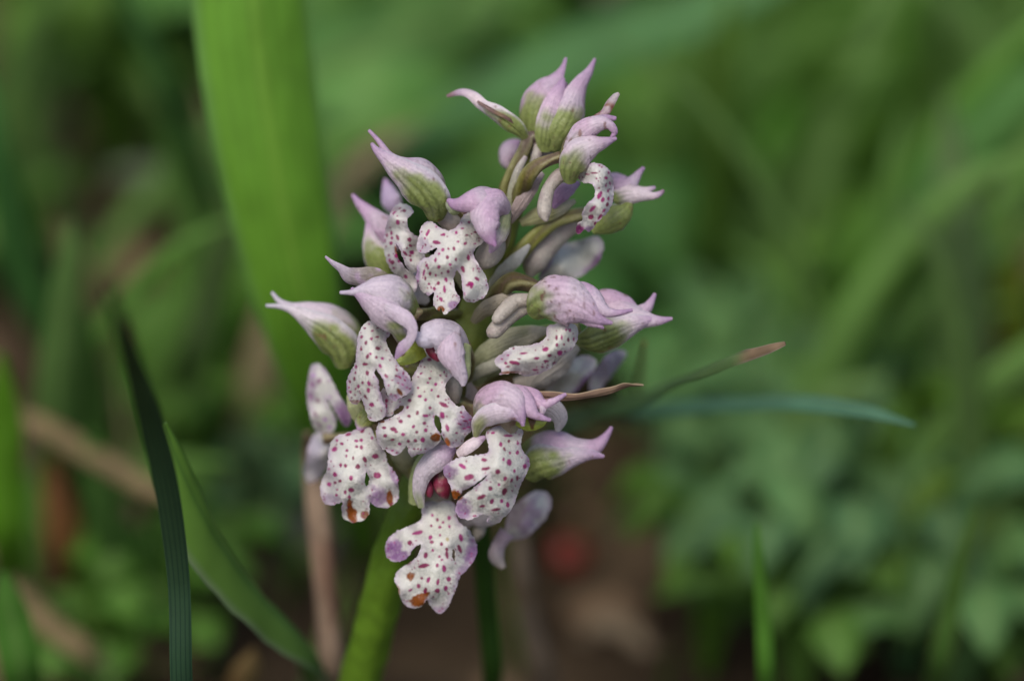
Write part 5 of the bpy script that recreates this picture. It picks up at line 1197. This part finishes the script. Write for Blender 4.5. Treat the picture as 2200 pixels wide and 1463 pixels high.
lip(Z5, [(695, 790), (698, 860), (660, 898), (600, 925), (545, 950), (508, 985), (491, 1030), (498, 1080), (530, 1112), (570, 1112), (600, 1097), (625, 1077), (640, 1045), (670, 1020), (692, 1018), (687, 1050), (660, 1092), (620, 1122), (585, 1147), (558, 1170), (543, 1215), (563, 1260), (573, 1310), (603, 1352), (645, 1374), (690, 1362), (725, 1325), (735, 1345), (760, 1377), (795, 1402), (832, 1377), (862, 1320), (887, 1260), (902, 1210), (932, 1172), (977, 1122), (1002, 1070), (1002, 1020), (982, 970), (952, 930), (917, 905), (892, 870), (880, 790), (790, 770)],
    [(675, 950, 34, 11, -15), (630, 1007, 15, 13), (754, 852, 8, 9), (783, 877, 9, 11), (849, 869, 10, 13), (748, 912, 7, 8), (797, 920, 10, 9), (850, 915, 7, 9), (815, 893, 7, 7), (744, 978, 11, 13), (750, 1003, 11, 10), (797, 965, 7, 7), (806, 1015, 10, 11), (757, 1050, 8, 10), (717, 1077, 11, 18, 20), (914, 979, 13, 22, -20), (908, 1042, 11, 26, -25), (837, 1075, 10, 22, -10), (835, 1045, 9, 10), (795, 1085, 8, 8), (808, 1103, 8, 7), (705, 1136, 32, 12, -8), (783, 1134, 9, 12), (820, 1153, 12, 22, -5), (846, 1212, 13, 14), (786, 1227, 9, 20, 10), (732, 1215, 11, 17, 15), (695, 1206, 8, 8), (678, 1250, 11, 13), (715, 1275, 11, 18, 10), (783, 1275, 17, 14, -20), (830, 1262, 12, 16), (632, 1272, 12, 6, -30), (760, 1310, 6, 6)],
    [(530, 1030, 56, 60, 0, PURPLE, 0.8), (575, 1085, 50, 34, 0, PURPLE, 0.75), (978, 1060, 46, 80, 0, PURPLE, 0.75), (925, 1175, 36, 60, 30, PURPLE, 0.5), (800, 1382, 40, 26, 0, PURPLE, 0.4), (682, 1325, 50, 26, -30, BROWN, 0.95), (632, 1200, 18, 20, 0, BROWN, 0.85), (556, 1285, 12, 34, -10, BROWN, 0.7), (620, 1115, 22, 16, 0, (0.22, 0.07, 0.05), 0.7), (840, 988, 10, 12, 0, (0.5, 0.4, 0.2), 0.8)],
    [(790, 790, -5.2), (790, 890, -3.8), (500, 1030, -4.4), (600, 960, -3.2), (700, 1000, -2.4), (790, 1050, -2.2), (900, 960, -3.2), (1000, 1050, -4.4), (820, 1200, -2.4), (650, 1200, -3.0), (550, 1230, -3.8), (650, 1370, -4.4), (800, 1395, -4.4)], f, holes=[[(870, 1040), (864, 1070), (872, 1108), (884, 1112), (888, 1075), (880, 1045)]], curl=0.5, seed=15)

# --- pale bracts and petals packed between the flowers
FILL = [
 (Z4, [(215, 540, -6.2, 16), (310, 440, -5.2, 40), (400, 355, -4.8, 38), (480, 265, -5.2, 8)], (0.1, 0.3, 1), (0.55, 0.54, 0.42), (0.62, 0.60, 0.55)),
 (Z4, [(110, 770, -5, 20), (190, 690, -3.6, 48), (310, 630, -3.2, 44), (440, 595, -3.8, 12)], (0, 0.2, 1), (0.42, 0.37, 0.25), (0.52, 0.45, 0.36)),
 (Z4, [(90, 1060, -6, 20), (210, 970, -5.0, 64), (370, 890, -4.6, 78), (520, 840, -4.8, 46), (610, 820, -5.2, 10)], (0, 0.2, 1), (0.40, 0.41, 0.22), (0.54, 0.50, 0.40)),
 (Z4, [(60, 1170, -6.5, 16), (160, 1090, -5.6, 36), (300, 1030, -5.2, 34), (420, 985, -5.6, 8)], (0, 0.2, 1), (0.48, 0.47, 0.33), (0.55, 0.52, 0.44)),
 (Z4, [(30, 880, -6.5, 16), (70, 980, -5.8, 40), (60, 1090, -5.8, 36), (20, 1180, -6.2, 8)], (0, 0, 1), (0.30, 0.31, 0.12), (0.44, 0.42, 0.26)),
 (Z4, [(470, 1190, -7, 30), (560, 1100, -6.4, 90), (690, 1000, -6.2, 100), (800, 930, -6.8, 20)], (0, 0.2, 1), (0.48, 0.43, 0.37), (0.58, 0.54, 0.50)),
 (Z1, [(535, 1280, -4, 26), (615, 1160, -3.2, 48), (715, 1010, -3.0, 44), (790, 915, -3.6, 10)], (0.2, 0.2, 1), (0.46, 0.36, 0.33), (0.55, 0.45, 0.44)),
 (Z1, [(860, 1170, -4.6, 16), (920, 1075, -4.2, 56), (1000, 1015, -4.4, 46), (1060, 985, -5, 10)], (0, 0, 1), (0.40, 0.24, 0.40), (0.50, 0.36, 0.50)),
 (Z1, [(620, 1290, -5, 22), (760, 1230, -4.8, 60), (900, 1180, -4.8, 56), (1030, 1120, -5.4, 10)], (0, 0.1, 1), (0.36, 0.35, 0.16), (0.48, 0.45, 0.34)),
 (Z1, [(700, 780, -6, 20), (760, 760, -5.6, 50), (840, 770, -5.6, 46), (900, 790, -6, 10)], (0, 0, 1), (0.46, 0.40, 0.42), (0.55, 0.48, 0.5)),
 (Z6, [(640, 250, -3.4, 20), (760, 230, -3, 60), (880, 240, -2.8, 60), (930, 300, -3.0, 44), (915, 370, -3.6, 8)], (0.1, 0.1, 1), (0.46, 0.40, 0.42), (0.52, 0.48, 0.50)),
 (Z6, [(330, 330, -6, 20), (390, 250, -5, 40), (420, 170, -5, 40), (400, 90, -5.5, 10)], (0, 0, 1), (0.36, 0.28, 0.24), (0.46, 0.38, 0.34)),
 (Z2, [(1000, 1260, -5.6, 20), (930, 1180, -5.2, 60), (900, 1060, -5, 60), (930, 960, -5.6, 10)], (0, 0, 1), (0.34, 0.33, 0.18), (0.45, 0.42, 0.30)),
 (Z2, [(640, 1330, -5.5, 20), (590, 1280, -5, 60), (560, 1180, -5, 60), (570, 1090, -5.6, 10)], (-.1, 0, 1), (0.44, 0.41, 0.42), (0.54, 0.50, 0.54)),
 (Z3, [(760, 1260, -6, 20), (700, 1170, -5.4, 40), (640, 1060, -5, 44), (600, 980, -5.4, 8)], (0, 0, 1), (0.36, 0.38, 0.16), (0.44, 0.45, 0.24)),
 (Z5, [(640, 640, -8, 20), (600, 560, -7, 50), (560, 470, -6.6, 46), (540, 400, -7, 8)], (0, 0, 1), (0.36, 0.36, 0.20), (0.46, 0.44, 0.32)),
 (Z6, [(330, 930, -8, 16), (420, 880, -7, 50), (520, 860, -6.6, 60), (620, 800, -7, 16)], (0, 0.2, 1), (0.48, 0.42, 0.42), (0.54, 0.48, 0.50)),
]
for i, (Z, pts, n, a, b) in enumerate(FILL):
    sep(Z, pts, n, orchid, A=48, name='bract', col=plain_col(a, b, tuple(np.array(a) * 0.88), 700, i), groove=0.08, wav=0.10, ns=25, nt=30)
